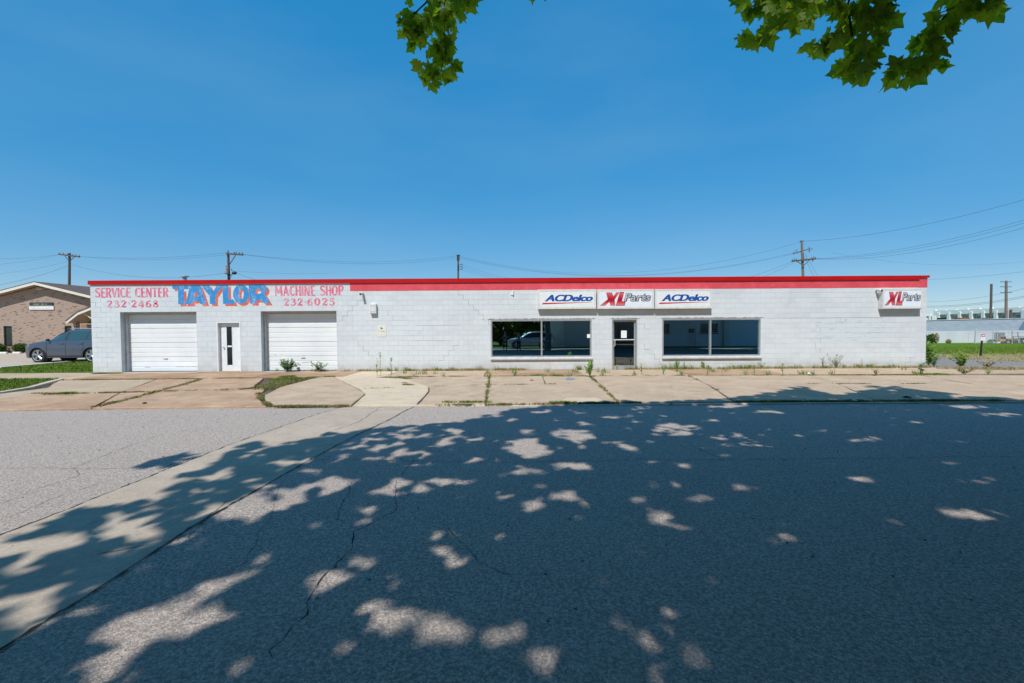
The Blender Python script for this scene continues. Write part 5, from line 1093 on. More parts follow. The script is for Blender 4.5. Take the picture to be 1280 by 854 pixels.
def build_car(name, label, paint, loc, rot, group):
    car = thing(name, label, 'car', loc, rot, group); N_ = 124; xs_ = [4.94*i/N_ for i in range(N_+1)]; mb = MB(); nsec = 0
    for x in xs_:
        hw, rw, bl_, tp = interp(HW, x), interp(RW, x), interp(BELT, x), interp(TOP, x); bot = interp(SILL, x)
        for wxx in WX:
            if abs(x-wxx) < AR: bot = max(bot, .36+math.sqrt(AR*AR-(x-wxx)**2))
        def wy(z): return hw*(1-.045*max(0, (.62-z)/.4)**2-.03*max(0, (z-.85)/.3))
        zs = [bot, bot+(bl_-bot)*.12, bot+(bl_-bot)*.3, bot+(bl_-bot)*.52, bot+(bl_-bot)*.76, bl_-.05, bl_]
        sec = [(wy(z)+(.012 if abs(z-.78) < .06 else 0), z) for z in zs]
        shy = min(rw, hw*.97); rise = tp-bl_
        sec += [(shy+(hw*.955-shy)*.5, bl_+rise*.45), (shy, bl_+rise*.84), (shy-.09, bl_+rise*.955), (shy*.5, tp-.0+.01*0), (0, tp+.015)]
        full_ = [(-y, z) for y, z in sec]+[(y, z) for y, z in sec[-2::-1]]; nsec = len(full_)
        mb.v += [(x, y, z) for y, z in full_]
    for i in range(N_):
        for k in range(nsec-1): a = i*nsec+k; mb.f.append((a, a+1, a+nsec+1, a+nsec))
    mb.f.append(tuple(range(nsec))); mb.f.append(tuple(N_*nsec+k for k in range(nsec)))
    body = part(mb, 'body', paint, car, local=True, smooth=38)
    part(MB().box(.25, 4.7, -.82, .82, .24, .62).box(1.45, 3.25, -.9, .9, .235, .5).box(.3,1.6,-.6,.6,.5,.85).box(3.1,4.6,-.6,.6,.5,.85), 'underbody', M['rubber'], car, local=True)
    def glasspt(x, f, s, o=.012):           # point on the side of the cabin; f = 0 belt .. 1 roof
        hw, rw, bl_, tp = interp(HW, x), interp(RW, x), interp(BELT, x), interp(TOP, x); shy = min(rw, hw*.97); rise = tp-bl_; y0 = hw*.97; ym = shy+(hw*.955-shy)*.5
        if f < .45: k = f/.45; y = y0+(ym-y0)*k; 
        else: k = (f-.45)/(.84-.45); y = ym+(shy-ym)*k
        return (x, s*(y+o), bl_+rise*f)
    for s in (-1, 1):
        for nm, x0, x1, slant0, slant1 in (('window', 1.55, 2.36, .62, -.05), ('window', 2.47, 3.42, .04, .05), ('window', 3.52, 4.42, .04, -.26)):
            n1 = 10; V_ = []; F_ = []
            for i in range(n1+1):
                for j in range(4):
                    f = .04+.78*j/3; k = i/n1; xa = x0+slant0*(j/3)**.9; xb_ = x1+slant1*(j/3); V_.append(glasspt(xa+(xb_-xa)*k, f, s))
            for i in range(n1):
                for j in range(3): a = i*4+j; F_.append((a, a+1, a+5, a+4))
            part(MB().add(V_, F_), nm, M['carglass'], car, local=True, smooth=True)
        for xx in (2.41, 3.47):             # pillars and door gaps
            part(MB().add([glasspt(xx-.05, .03, s, .009), glasspt(xx+.05, .03, s, .009), glasspt(xx+.05, .83, s, .009), glasspt(xx-.05, .83, s, .009)], [(0,1,2,3)]), 'pillar', M['dark'], car, local=True)
        for xg in (1.42, 2.42, 3.36):
            gp = []
            for z in (.34, .5, .7, .9, 1.05):
                hw = interp(HW, xg); gp.append((xg+(.0 if xg < 3 else (.0 if z > .8 else -.25*(.8-z))), s*(hw*(1-.045*max(0,(.62-z)/.4)**2-.03*max(0,(z-.85)/.3))+.004), z))
            part(MB().tube(gp, .006, 4), 'door_gap', M['dark'], car, local=True)
        for xh in (2.12, 3.12):
            part(MB().tube([(xh, s*.955, .985), (xh+.03, s*.995, .99), (xh+.19, s*.995, .995), (xh+.22, s*.955, .99)], .016, 6), 'door_handle', paint, car, local=True, smooth=True)
        part(MB().bevbox(1.50, 1.62, min(s*.96,s*1.10), max(s*.96,s*1.10), 1.13, 1.25, .03), 'mirror', M['dark'], car, local=True)
        part(MB().prism([(1.4,.30),(3.3,.30),(3.3,.36),(1.4,.36)], s*.945, s*.975, 'y'), 'side_skirt', M['dark'], car, local=True)
        part(MB().add([(.05,s*.66,.84),(.16,s*.82,.90),(.50,s*.942,.96),(.44,s*.944,.86),(.14,s*.83,.77),(.04,s*.68,.76)], [(0,1,2,3,4,5)]), 'headlight', M['lamp'], car, local=True)
        for wxx in WX:
            arch = [(wxx+AR*math.cos(R(a)), s*.972, .36+AR*math.sin(R(a))) for a in range(-12, 193, 12)]
            part(MB().tube(arch, .022, 6), 'arch_trim', M['dark'], car, local=True, smooth=True)
            well = MB().tube([(wxx, s*.55, .37), (wxx, s*.89, .37)], AR-.01, 24); part(well, 'wheel_well', M['rubber'], car, local=True)
            wh = part(MB().tube([(wxx, s*.72, WR), (wxx, s*.74, WR), (wxx, s*.93, WR), (wxx, s*.955, WR), (wxx, s*.958, WR)], [.30, WR, WR, WR-.02, .285], 32, False), 'wheel', M['rubber'], car, local=True, smooth=True)
            rim = MB(); rim.tube([(wxx, s*.93, WR), (wxx, s*.955, WR), (wxx, s*.967, WR)], [.252, .264, .287], 32, False)
            for q in range(5):
                for dq in (-11, 11):
                    a = R(90+72*q+dq); b_ = R(90+72*q+dq*.35); P0 = (wxx+.05*math.cos(b_), s*.945, WR+.05*math.sin(b_)); P1 = (wxx+.265*math.cos(a), s*.955, WR+.265*math.sin(a)); rim.tube([P0, P1], [.026, .030], 5)
            rim.tube([(wxx, s*.93, WR), (wxx, s*.962, WR)], .055, 12); part(rim, 'rim', M['rim'], wh, local=True)
            part(MB().tube([(wxx, s*.90, WR), (wxx, s*.915, WR)], .262, 24), 'brake_dark', M['dark'], wh, local=True)
    # windscreen, rear glass, grille, roof rails
    ws = []
    for xx, f in ((1.42, .98), (2.16, .98)):
        tp = interp(TOP, xx); ws += [(xx, -interp(RW, xx)*.93, tp-.035), (xx, interp(RW, xx)*.93, tp-.035)]
    ws = [(1.40,-.66,1.215),(1.40,.66,1.215),(1.75,.60,1.462),(2.12,.55,1.662),(2.12,-.55,1.662),(1.75,-.60,1.462)]
    part(MB().add([ws[0],ws[1],ws[2],ws[5]], [(0,1,2,3)]).add([ws[5],ws[2],ws[3],ws[4]], [(0,1,2,3)]), 'windscreen', M['carglass'], car, local=True)
    part(MB().add([(4.60,-.55,1.62),(4.60,.55,1.62),(4.80,.62,1.34),(4.80,-.62,1.34)], [(0,1,2,3)]), 'rear_window', M['carglass'], car, local=True)
    part(MB().box(-.015, .05, -.5, .5, .52, .74), 'grille', M['dark'], car, local=True)
    for s in (-1, 1):
        part(MB().tube([(2.35, s*.60, 1.755), (2.5, s*.61, 1.795), (4.2, s*.60, 1.775), (4.4, s*.59, 1.72)], .016, 6), 'roof_rail', M['steel'], car, local=True, smooth=True)
        part(MB().box(4.80, 4.92, s*.66, s*.86, .95, 1.22), 'tail_light', NT('tail_red').col((.35,.01,.01)).set(Roughness=.2).m, car, local=True)
    return car
XC = W(27.6, 430, 24.0).x
car = build_car('parked_suv', 'dark grey sport utility car parked beside the brick office, partly hidden by the shop', M['carpaint'], (XC-.15, 24.98, .03), 0, 'parked cars')
for o_ in car.children: pass
# ================================================================== FAR RIGHT
def BW(name, c): return plain(name, c, .85, var=.12, scale=1.5)
t = NT('warehouse_block'); b = t.n('ShaderNodeTexBrick'); sx = t.n('ShaderNodeSeparateXYZ'); cb = t.n('ShaderNodeCombineXYZ'); t.l(t.pos, sx.inputs[0]); t.l(sx.outputs[0], cb.inputs[0]); t.l(sx.outputs[2], cb.inputs[1]); t.l(cb.outputs[0], b.inputs['Vector'])
b.inputs['Scale'].default_value = 1; b.inputs['Brick Width'].default_value = .8; b.inputs['Row Height'].default_value = .3; b.inputs['Mortar Size'].default_value = .02
b.inputs['Color1'].default_value = (.30,.36,.44,1); b.inputs['Color2'].default_value = (.40,.45,.52,1); b.inputs['Mortar'].default_value = (.22,.27,.34,1)
t.col(t.mix(t.ramp(t.noise(.7, 6, .7, stretch=(.4,1,2)), .3, .7), b.outputs['Color'], (.38,.42,.48))).set(Roughness=.9); M['whblock'] = t.m
M['whwhite'] = plain('warehouse_whitewash', (.58,.59,.60), .9, var=.06, scale=.6); M['white'] = plain('bright_white_stucco', (.82,.82,.80), .8, var=.03)
YH = 70; wh_ = thing('grey_warehouse', 'long low grey block warehouse with whitewashed lower wall across the field', 'warehouse', (75, YH, -1.2)); xa = 58
zt0, zt1 = W(1162, 400.8, YH).z, W(1275, 398.2, YH).z; zmid = W(1200, 414.0, YH).z; xr_ = 150
def zt_at(x): return zt0+(zt1-zt0)*(x-63.7)/(79.6-63.7) if x < 85 else zt_at(84.9)
part(MB().prism([(xa, zmid), (xr_, zmid), (xr_, zt_at(xr_)), (85, zt_at(84.9)), (xa, zt_at(xa))], YH, YH+.4, 'y'), 'upper_wall', M['whblock'], wh_)
for i, x in enumerate(np.arange(xa, xr_, 6.1)): part(MB().box(x, min(xr_, x+6.07), YH-.05, YH+.4, -1.4, zmid-.002), 'wall_panel', M['whwhite'], wh_)
part(MB().box(xa, xr_, YH-.02, YH-.001, zmid-.03, zmid+.03).prism([(xa, zt_at(xa)), (85, zt_at(84.9)), (xr_, zt_at(xr_)), (xr_, zt_at(xr_)+.1), (85, zt_at(84.9)+.1), (xa, zt_at(xa)+.1)], YH-.08, YH+.5, 'y'), 'coping', M['jamb'], wh_)
part(MB().box(xa+.1, xr_-.1, YH+.41, YH+14, zt0-.5, zt0-.4).box(xa, xa+.3, YH+.41, YH+14, -1.4, zt0-.3), 'roof', M['roofmem'], wh_)
part(MB().prism([(W(1272,413,YH).x, W(1272,413,YH).z), (W(1279,402,YH).x, W(1279,402,YH).z), (xr_-40, W(1279,402,YH).z), (xr_-40, W(1272,413,YH).z)], YH-.015, YH-.002, 'y'), 'dark_patch', plain('slate_blue_patch', (.13,.22,.30), .9), wh_)  # slate blue area of the upper wall with a slanted left edge
for px, w_, c_ in ((1202.5, 1.5, 'rustbit'), (1177, .6, 'dark'), (1234, .9, 'dark')):
    a = W(px, 399.6, YH+3); solo(MB().bevbox(a.x-w_/2, a.x+w_/2, YH+2.5, YH+3.5, zt0-.39, W(px, 397.4, YH+3).z, .03), 'roof_unit', M[c_], {'rustbit': 'long rust red unit on the warehouse roof', 'dark': 'small black unit on the left of the warehouse roof' if px < 1200 else 'small black unit on the right of the warehouse roof'}[c_], 'roof unit', loc=(a.x, YH+3, zt0-.39))
# white building with piers, its side running away from the viewer
XW_ = 97.0; wb = thing('white_building', 'long bright white building with piers and blue windows behind the grey warehouse', 'building', (XW_, 95, -1)); ys0, ys1 = 60.0, 104.5
def atY(px): return F*XW_/(px-640)*1.0
zt_ = W(1213, 386.8, F*XW_/(1213-640)).z; zm_ = W(1213, 392.6, F*XW_/(1213-640)).z; zl_ = 2.2
part(MB().box(XW_-.3, XW_+12, ys0, ys1, zm_, zt_), 'upper_wall', M['white'], wb); part(MB().box(XW_+.5, XW_+12, ys0, ys1, -1.2, zm_-.001), 'recessed_wall', M['white'], wb)
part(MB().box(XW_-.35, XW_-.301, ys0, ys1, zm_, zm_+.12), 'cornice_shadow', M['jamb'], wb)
yy = 103.3
while yy > ys0:
    part(MB().box(XW_-.45, XW_+.15, yy-.3, yy+.3, -1.2, zm_+.5).box(XW_-.4, XW_+.1, yy-.2, yy+.2, zm_+.501, zt_-.6), 'pier', M['white'], wb)
    if yy-2.4 > ys0: 
        f = part(MB().box(XW_+.30, XW_+.499, yy-1.9, yy-.5, .6, zm_-.35), 'window', M['whwhite'], wb); part(MB().box(XW_+.26, XW_+.2995, yy-1.5, yy-.65, 1.0, zm_-.5), 'pane', plain('window_blue', (.10,.20,.28), .2), f)
    part(MB().box(XW_-.25, XW_+.2, yy-.35+1.2, yy+.15+1.2, zt_+.001, zt_+.10+.12*(int(yy) % 2)), 'parapet_block', M['white'], wb)
    yy -= 2.45
wng = MB().box(92.6, 97.4, 106, 118, W(1165,394.8,106).z, W(1165,393.6,106).z).box(93, 97.4, 106.4, 118, -1.2, W(1165,395.0,106).z); part(wng, 'low_wing', M['white'], wb)
for x in (92.9, 95.2, 97.2): part(MB().box(x-.25, x+.25, 105.7, 105.99, -1, W(1165,392.0,106).z), 'pier', M['white'], wb)
# fence, trailer, field sign, bushes by the warehouse
YF = 66.0; gz = float(hfun(80, YF))-.06
fn = thing('chain_link_fence', 'rusty grey chain link fence on posts in front of the warehouse', 'fence', (W(1245,420,YF).x, YF, gz))
for px, tp in ((1219.5,413.6),(1241.6,413.8),(1246.4,414),(1265.4,412.5),(1272.0,415.0),(1300,412.5),(1330,412.5)):
    a = W(px, tp, YF); bt = a.x-(.0 if px != 1272.0 else -.35); part(MB().tube([(bt-.1 if px == 1219.5 else bt, YF, gz), (a.x, YF, a.z), (a.x+.12, YF, a.z+.3)], [.07,.06,.03] if px != 1241.6 else [.04,.04,.02], 6), 'post', M['steel'], fn)
a, b = W(1219.5,414.4,YF), W(1335,416.2,YF); part(MB().tube([a, b], .035, 6), 'top_rail', M['jamb'], fn)
mesh_ = MB(); n = 90
for i in range(n):
    for s in (-1, 1):
        x0 = a.x+(b.x-a.x)*i/n; x1 = x0+s*1.4
        if a.x < x1 < b.x: mesh_.tube([(x0, YF+.05, gz+.03), (x1, YF+.05, a.z-.1)], .006, 3, False)
o_ = part(mesh_, 'wire_mesh', M['steel'], fn); o_['kind'] = 'stuff'
YT = 67.5; tz = float(hfun(80, YT))-.06; M['orange'] = plain('orange_paint', (.75,.26,.02), .5); x_ = lambda px: W(px, 420, YT).x
tr = thing('utility_trailer', 'black flatbed utility trailer with a slatted ramp gate behind the fence', 'trailer', (x_(1265), YT, tz))
part(MB().box(x_(1257), x_(1310), YT-.9, YT+.9, tz+.55, tz+.68), 'deck', M['dark'], tr)
part(MB().box(x_(1257), x_(1310), YT-.93, YT-.87, tz+.98, tz+1.04).box(x_(1258), x_(1258)+.06, YT-.93, YT-.87, tz+.68, tz+.979).box(x_(1276), x_(1276)+.06, YT-.93, YT-.87, tz+.68, tz+.979).box(x_(1290), x_(1290)+.06, YT-.93, YT-.87, tz+.68, tz+.979), 'side_rail', M['dark'], tr)
for k in range(9):
    xx = x_(1252.3)+k*(x_(1264.2)-x_(1252.3))/8; part(MB().box(xx-.04, xx+.04, YT+.95, YT+1.0, tz+.55, W(1258, 416.8, YT).z), 'gate_slat', M['wood'], tr)
part(MB().box(x_(1252), x_(1264.5), YT+.93, YT+1.02, W(1258, 416.8, YT).z, W(1258, 416.8, YT).z+.07), 'gate_rail', M['wood'], tr)
for px in (1269.3, 1276.5):
    w0 = part(MB().tube([(x_(px), YT-1.15, tz+.36), (x_(px), YT-.95, tz+.36)], .36, 18), 'wheel', M['rubber'], tr, smooth=True); part(MB().tube([(x_(px), YT-1.17, tz+.36), (x_(px), YT-1.151, tz+.36)], .17, 12), 'rim', M['jamb'], w0)
part(MB().prism([(x_(1265.4), tz+.72), (x_(1279), tz+.72), (x_(1280), tz+.85), (x_(1265.8), tz+.85)], YT-1.2, YT-.92, 'y'), 'fender', M['dark'], tr)
mw = thing('orange_mower', 'orange and black mowing machine on the ground left of the trailer', 'mower', (x_(1249), YT-.6, tz)); ym = YT-.6
part(MB().bevbox(x_(1241), x_(1247.5), ym-.5, ym+.5, tz+.30, tz+.62, .06), 'deck', M['orange'], mw); part(MB().bevbox(x_(1252), x_(1257.2), ym-.45, ym+.45, tz+.25, tz+.72, .08), 'hood', M['orange'], mw)
part(MB().bevbox(x_(1246.5), x_(1255), ym-.3, ym+.3, tz+.45, tz+.68, .05), 'frame', M['dark'], mw); part(MB().bevbox(x_(1247.5), x_(1250), ym-.25, ym+.25, tz+.69, tz+.98, .06), 'seat', M['dark'], mw)
part(MB().tube([(x_(1252), ym, tz+.6), (x_(1251.3), ym, tz+1.0)], .03, 6).tube([(x_(1250.6), ym-.2, tz+1.0), (x_(1252), ym+.2, tz+1.02)], .03, 6), 'steering', M['dark'], mw)
for px, r0 in ((1242.5,.17),(1246.5,.2),(1254.5,.3),(1259.5,.26)): part(MB().tube([(x_(px), ym-.62, tz+r0), (x_(px), ym-.5, tz+r0)], r0, 14), 'wheel', M['rubber'], mw)
bt_ = thing('white_boat_hull', 'low white and green hull shaped thing lying left of the orange mower', 'boat', (x_(1235), YT-.7, tz))
part(MB().prism([(x_(1231.3), tz+.28), (x_(1232.4), tz+.06), (x_(1239), tz+.06), (x_(1240.4), tz+.3)], YT-1.2, YT-.2, 'y'), 'hull', M['white'], bt_); part(MB().prism([(x_(1231), tz+.281), (x_(1240.6), tz+.301), (x_(1239), tz+.56), (x_(1235), tz+.6)], YT-1.15, YT-.25, 'y'), 'cover', M['hedge'], bt_)
gx_, gy_ = 26.7, 26.0; gz = -.08
sg = thing('field_sign', 'small red and white notice sign on a leaning black post in the field', 'sign', (gx_, gy_, gz)); b_ = W(1225.4, 445, gy_); tp_ = W(1227.6, 424.3, gy_)
sg.location = (b_.x, gy_, b_.z); part(MB().tube([(b_.x, gy_, b_.z-.1), tp_], [.055,.045], 6), 'post', M['dark'], sg)
a, b = W(1225.6,431.0,gy_-.06), W(1231.2,417.6,gy_-.06); zr_ = W(1228,421.0,gy_-.06).z; zb_ = W(1228,425.8,gy_-.06).z
part(MB().box(a.x, b.x, gy_-.075, gy_-.06, zb_, b.z), 'plate', M['paper'], sg); part(MB().box(a.x+.01, b.x-.01, gy_-.079, gy_-.0755, zr_, b.z-.01), 'red_panel', plain('notice_red', (.55,.03,.04), .5), sg)
mb = MB()
for u0, u1 in ((.16,.38),(.44,.84)): mb.box(a.x+(b.x-a.x)*u0, a.x+(b.x-a.x)*u1, gy_-.0815, gy_-.0795, zr_+.05, zr_+.10)
part(mb, 'print_line', M['paper'], sg); mb = MB()
for v in (.05,.10,.15): mb.box(a.x+.04, b.x-.04-.05*(v == .1), gy_-.0765, gy_-.0752, zr_-v, zr_-v+.015)
part(mb, 'print_line', M['jamb'], sg)
for i, (px, h_, w__, m_, lb) in enumerate(((1159.5,1.25,.55,'hedge','dark green shrub farthest left before the warehouse wall'),(1162.5,1.3,.3,'hedge','narrow green shrub second from left before the warehouse'),(1165.6,1.45,.3,'hedge','green shrub third from left before the warehouse'),(1170.4,1.5,.28,'bladedry','tall thin brown shrub before the warehouse wall'),(1185.6,.55,.22,'bladedry','tiny brown twiggy weed alone before the warehouse wall'))):
    x = W(px, 425, YH-1.2).x; z0 = float(hfun(x, YH-1.2))-.05
    t_ = thing('shrub', lb, 'shrub', (x, YH-1.2, z0), 0, 'shrubs before the warehouse'); o_ = link('foliage', leafball('foliage', (0,0,h_*.52), (w__,.4,h_*.52), 420, .13, M[m_], 70+i), t_); o_['kind'] = 'stuff'
    part(MB().tube([(0,0,0), (.05,0,h_*.9)], [.05,.02], 5), 'stem', M['bark'], t_, local=True)
# ================================================================== STREET TREES above and behind the camera
def EL(u, v, ru, rv): return (u, v, ru, rv)
gaps = []                                         # sunlit flecks on the street: (px, py, rx, ry) in photo pixels
for u, v, a, b in [(825,500,50,27),(885,445,42,16),(810,255,52,14),(640,312,95,20),(590,342,60,22),(660,258,55,20),(720,288,55,14),(560,312,50,14),(900,312,55,10),(905,332,35,7),(1025,127,60,12),(1045,178,24,7),(1050,200,32,7),
    (1105,248,85,13),(1165,245,30,12),(1005,245,28,10),(980,275,20,8),(780,218,28,4),(945,190,35,5),(1075,380,20,13),(1095,425,28,15),(1160,447,26,12),(990,490,26,20),(1050,485,24,8),(970,520,15,14),(932,570,33,26),(965,600,36,18),(1022,590,36,20),
    (1130,630,88,38),(1240,625,60,28),(1200,655,90,18),(862,577,26,11),(805,665,32,18),(720,738,66,14),(620,590,35,13),(130,640,44,11),(1250,285,22,7),(1172,320,16,9),(40,575,105,40),(140,530,45,14),(150,495,25,8),
    (330,362,82,26),(260,388,60,18),(180,382,60,14),(90,410,80,20),(20,440,60,24),(500,272,18,7),(690,200,36,7),(370,312,25,5),(380,395,28,8),(270,340,40,9),(600,290,30,10),(300,590,70,30),(400,600,110,45),(520,550,75,48),(250,690,85,40),(330,650,80,35),(200,730,60,30)]:
    gaps.append((u/2, 480+v/2, a/2, b/2))
for u, v, a, b in [(40,160,48,26),(150,127,58,15),(255,147,38,6),(10,215,28,17),(130,200,34,7),(240,85,28,5),(412,110,58,13),(360,122,22,6),(430,127,38,7),(550,133,45,10),(592,151,58,9),(640,154,30,8),(530,156,24,5),(545,182,8,4),(500,93,30,4),(775,118,32,4),(735,133,19,4),(690,129,19,4),
    (855,140,28,4),(895,133,14,3),(155,285,36,17),(110,290,22,10),(75,282,16,7),(36,302,20,14),(65,260,13,5),(308,292,21,8),(372,275,16,5),(475,287,25,11),(350,325,36,15),(370,347,36,12),(405,366,33,8),(605,257,15,5),(598,382,19,7),(337,428,30,13),(245,488,22,10),(205,486,16,6),(280,608,42,20),(385,583,38,18),(350,660,36,19),(400,672,55,22),
    (440,690,32,16),(20,650,32,50),(1268,720,30,24),(1130,322,52,16),(1140,280,38,6),(1220,345,46,7),(1180,334,46,8),(1160,243,46,8),(1110,200,22,4),(1010,97,28,3),(1140,57,48,5),(1225,77,46,4),(540,57,56,5),(640,70,40,4),(320,60,40,4)]:
    gaps.append((640+u/2, 480+v/2, a/2, b/2))
outline_px = [(-120,700),(0,712),(50,694),(15,678),(30,670),(75,657),(115,642),(165,630),(215,612),(210,597),(280,577),(310,560),(370,555),(400,545),(440,542),(450,537),(490,532),(530,534),(575,527),(615,520),(640,514),(680,509),(730,507),(800,504.5),(900,503),(939,499),(974,491.5),(992,487),(1011,486),(1020,491.5),(1036,496),(1061,498),(1080,491.5),(1099,484.5),(1117,484.5),(1130,488.5),(1174,491.5),(1192,498),(1300,502),(1500,506)]
OUT = [G(a, b, -.045) for a, b in outline_px]; OUT += [(26, 9.0), (32, -8), (-2, -8), (-4.6, .5)]
ISL = [G(a/2, 480+b/2, -.045) for a, b in [(345,208),(375,192),(420,180),(465,174),(478,186),(450,196),(420,206),(390,212),(355,213)]]
GP = []
for u, v, a, b in gaps:
    c = np.array(G(u, v, -.045)); ax = np.array(G(u+a, v, -.045))-c; ay = np.array(G(u, v-b, -.045))-c; GP.append((c, np.linalg.inv(np.column_stack([ax, ay]))))
def lit(P, grow=0.0):
    m = np.zeros(len(P), bool)
    for c, A in GP:
        q = (P-c)@A.T; g = 1.0+grow*math.sqrt(abs(np.linalg.det(A))); m |= (q**2).sum(1) < g*g*1.0
    return m
TREES = [((3.2,-3.9), 11.2, (5.0,13.0), 1), ((12.4,-4.2), 10.0, (5.0,13.5), 2), ((24.0,-4.3), 9.5, (5.2,12.5), 3)]
labs = ['large plane tree by the camera whose branches hang into the top of the view', 'large plane tree to the right behind the camera shading the street', 'plane tree farthest right along the street behind the camera']
r = np.random.default_rng(21); NT_ = 700000
U = r.uniform(-9, 34, NT_); Vv = r.uniform(-8, 14.5, NT_); Z = r.uniform(4.4, 13.2, NT_)
Q = np.column_stack([U, Vv]); wob = np.column_stack([np.sin(6.3*U+2.1*Vv)+.6*np.sin(13*Vv-5*U), np.sin(7.1*Vv-3.0*U)+.6*np.sin(12*U+4*Vv)]); Qo = Q+wob*.13; Qg = Q+wob*.045
rs_ = np.random.default_rng(5)
for _ in range(110):                               # many small chinks between the leaves, most of them to the left
    cx_ = rs_.gamma(1.9, 1.7)-4.3; cy_ = rs_.uniform(4.6, 10.0); a_ = rs_.uniform(.05, .15); b_ = a_*rs_.uniform(.8, 1.9); GP.append((np.array([cx_, cy_]), np.diag([1/a_, 1/b_])))
ok = (inpoly(Qo, OUT) | inpoly(Q, ISL)) & (~lit(Qg, .03) | (r.random(NT_) < .035))
# ragged rim: jitter the test point a little so that single leaves stray
Pt = np.column_stack([U-KX*Z, Vv-KY*Z, Z]); ok &= Pt[:, 1] < (Z-CAMZ)/.72-.9
top_ok = np.zeros(NT_, bool); owner = np.full(NT_, -1)
for i, ((tx, ty), rad, (z0, z1), sd) in enumerate(TREES):
    zc, rzv = (z0+z1)/2, (z1-z0)/2; dx = (Pt[:, 0]-tx)/rad; dy = (Pt[:, 1]-ty-1.2)/(rad+1.2); dz = (Z-zc)/(rzv+.6); a_ = np.arctan2(dy, dx)
    e = dx**2+dy**2+dz**2; inside = e < (1+.10*np.sin(a_*5+sd)+.08*np.sin(a_*9+Z))**2
    owner[(owner < 0) & inside] = i
clump = np.sin(Pt[:, 0]*2.3+Pt[:, 2]*1.3)+np.sin(Pt[:, 1]*2.7-Pt[:, 2]*1.9)+np.sin(Pt[:, 2]*3.1+Pt[:, 0])
ok &= (owner >= 0)
keep = ok & ((clump > -.6) | (r.random(NT_) < .45)); idx = np.where(keep)[0]; print('crown candidates', len(idx))
idx = idx[:120000]
def leafmesh(size, lobes=5, seed=0):              # plane leaf: toothed palmate blade folded along the middle
    r_ = random.Random(seed); pts = []
    ang = [-90,-62,-38,-14,8,30,52,72,90,108,128,150,172,194,218,242,270]; rad = [.12,.46,.46,.66,.52,.80,.60,.72,1.0,.72,.60,.80,.52,.66,.46,.46,.12]
    for a, q in zip(ang[:-1], rad[:-1]): 
        q *= r_.uniform(.88, 1.1); x, y = q*math.cos(R(a))*size*.62, (q*math.sin(R(a))+.12)*size*.62; pts.append((x, y, -(.15+.12*seed)*abs(x)-(.15+.15*(seed%3))*max(0, y-.1*size)**2/size+r_.uniform(-.05,.05)*size))
    n = len(pts); return MB().add([(0, .0, 0)]+pts, [(0, 1+i, 1+(i+1) % n) for i in range(n)])
def branch_pts(p, q, wob, n, rr): 
    out = []
    for k in range(n+1):
        f = k/n; v = p.lerp(q, f); v += Vector((rr.uniform(-1,1), rr.uniform(-1,1), rr.uniform(-.5,.5)))*wob*math.sin(math.pi*f); v.z += 0.08*(p-q).length*math.sin(math.pi*f); out.append(v)
    return out
roots = []
for i, ((tx, ty), rad, (z0, z1), sd) in enumerate(TREES):
    t_ = thing('plane_tree', labs[i], 'tree', (tx, ty, -.05), 0, 'plane trees along the near kerb'); roots.append(t_); rr = random.Random(sd)
    part(MB().tube([(tx,ty,-.1),(tx,ty,.1),(tx+.05,ty,1.2),(tx-.05,ty+.1,3.0),(tx+.1,ty+.2,5.2),(tx,ty+.1,8.0),(tx+.1,ty,z1-1.5)], [.42,.30,.25,.22,.19,.12,.03], 12), 'trunk', M['bark'], t_, smooth=True)
    for k in range(11):
        a = k*2.4+sd; zb_ = 3.6+.55*k; st = Vector((tx, ty+.1, zb_)); L_ = rad*rr.uniform(.55, .85)*(1-.05*k); en = st+Vector((L_*math.cos(a), L_*math.sin(a)*1.05+.6, L_*rr.uniform(.35, .6)))
        if en.y > (en.z-CAMZ)/.72-1.2: en.y = (en.z-CAMZ)/.72-1.2
        part(MB().tube(branch_pts(st, en, .25, 7, rr), [.11,.095,.08,.065,.05,.04,.028,.015], 7, False), 'limb', M['bark'], t_, smooth=True)
    ii = idx[owner[idx] == i]; P = Pt[ii]-np.array([tx, ty, -.05]); o_ = link('crown', leafcards('crown', P, .26, M['crownleaf'], 200+i), t_); o_['kind'] = 'stuff'
print('crown leaves', len(idx))
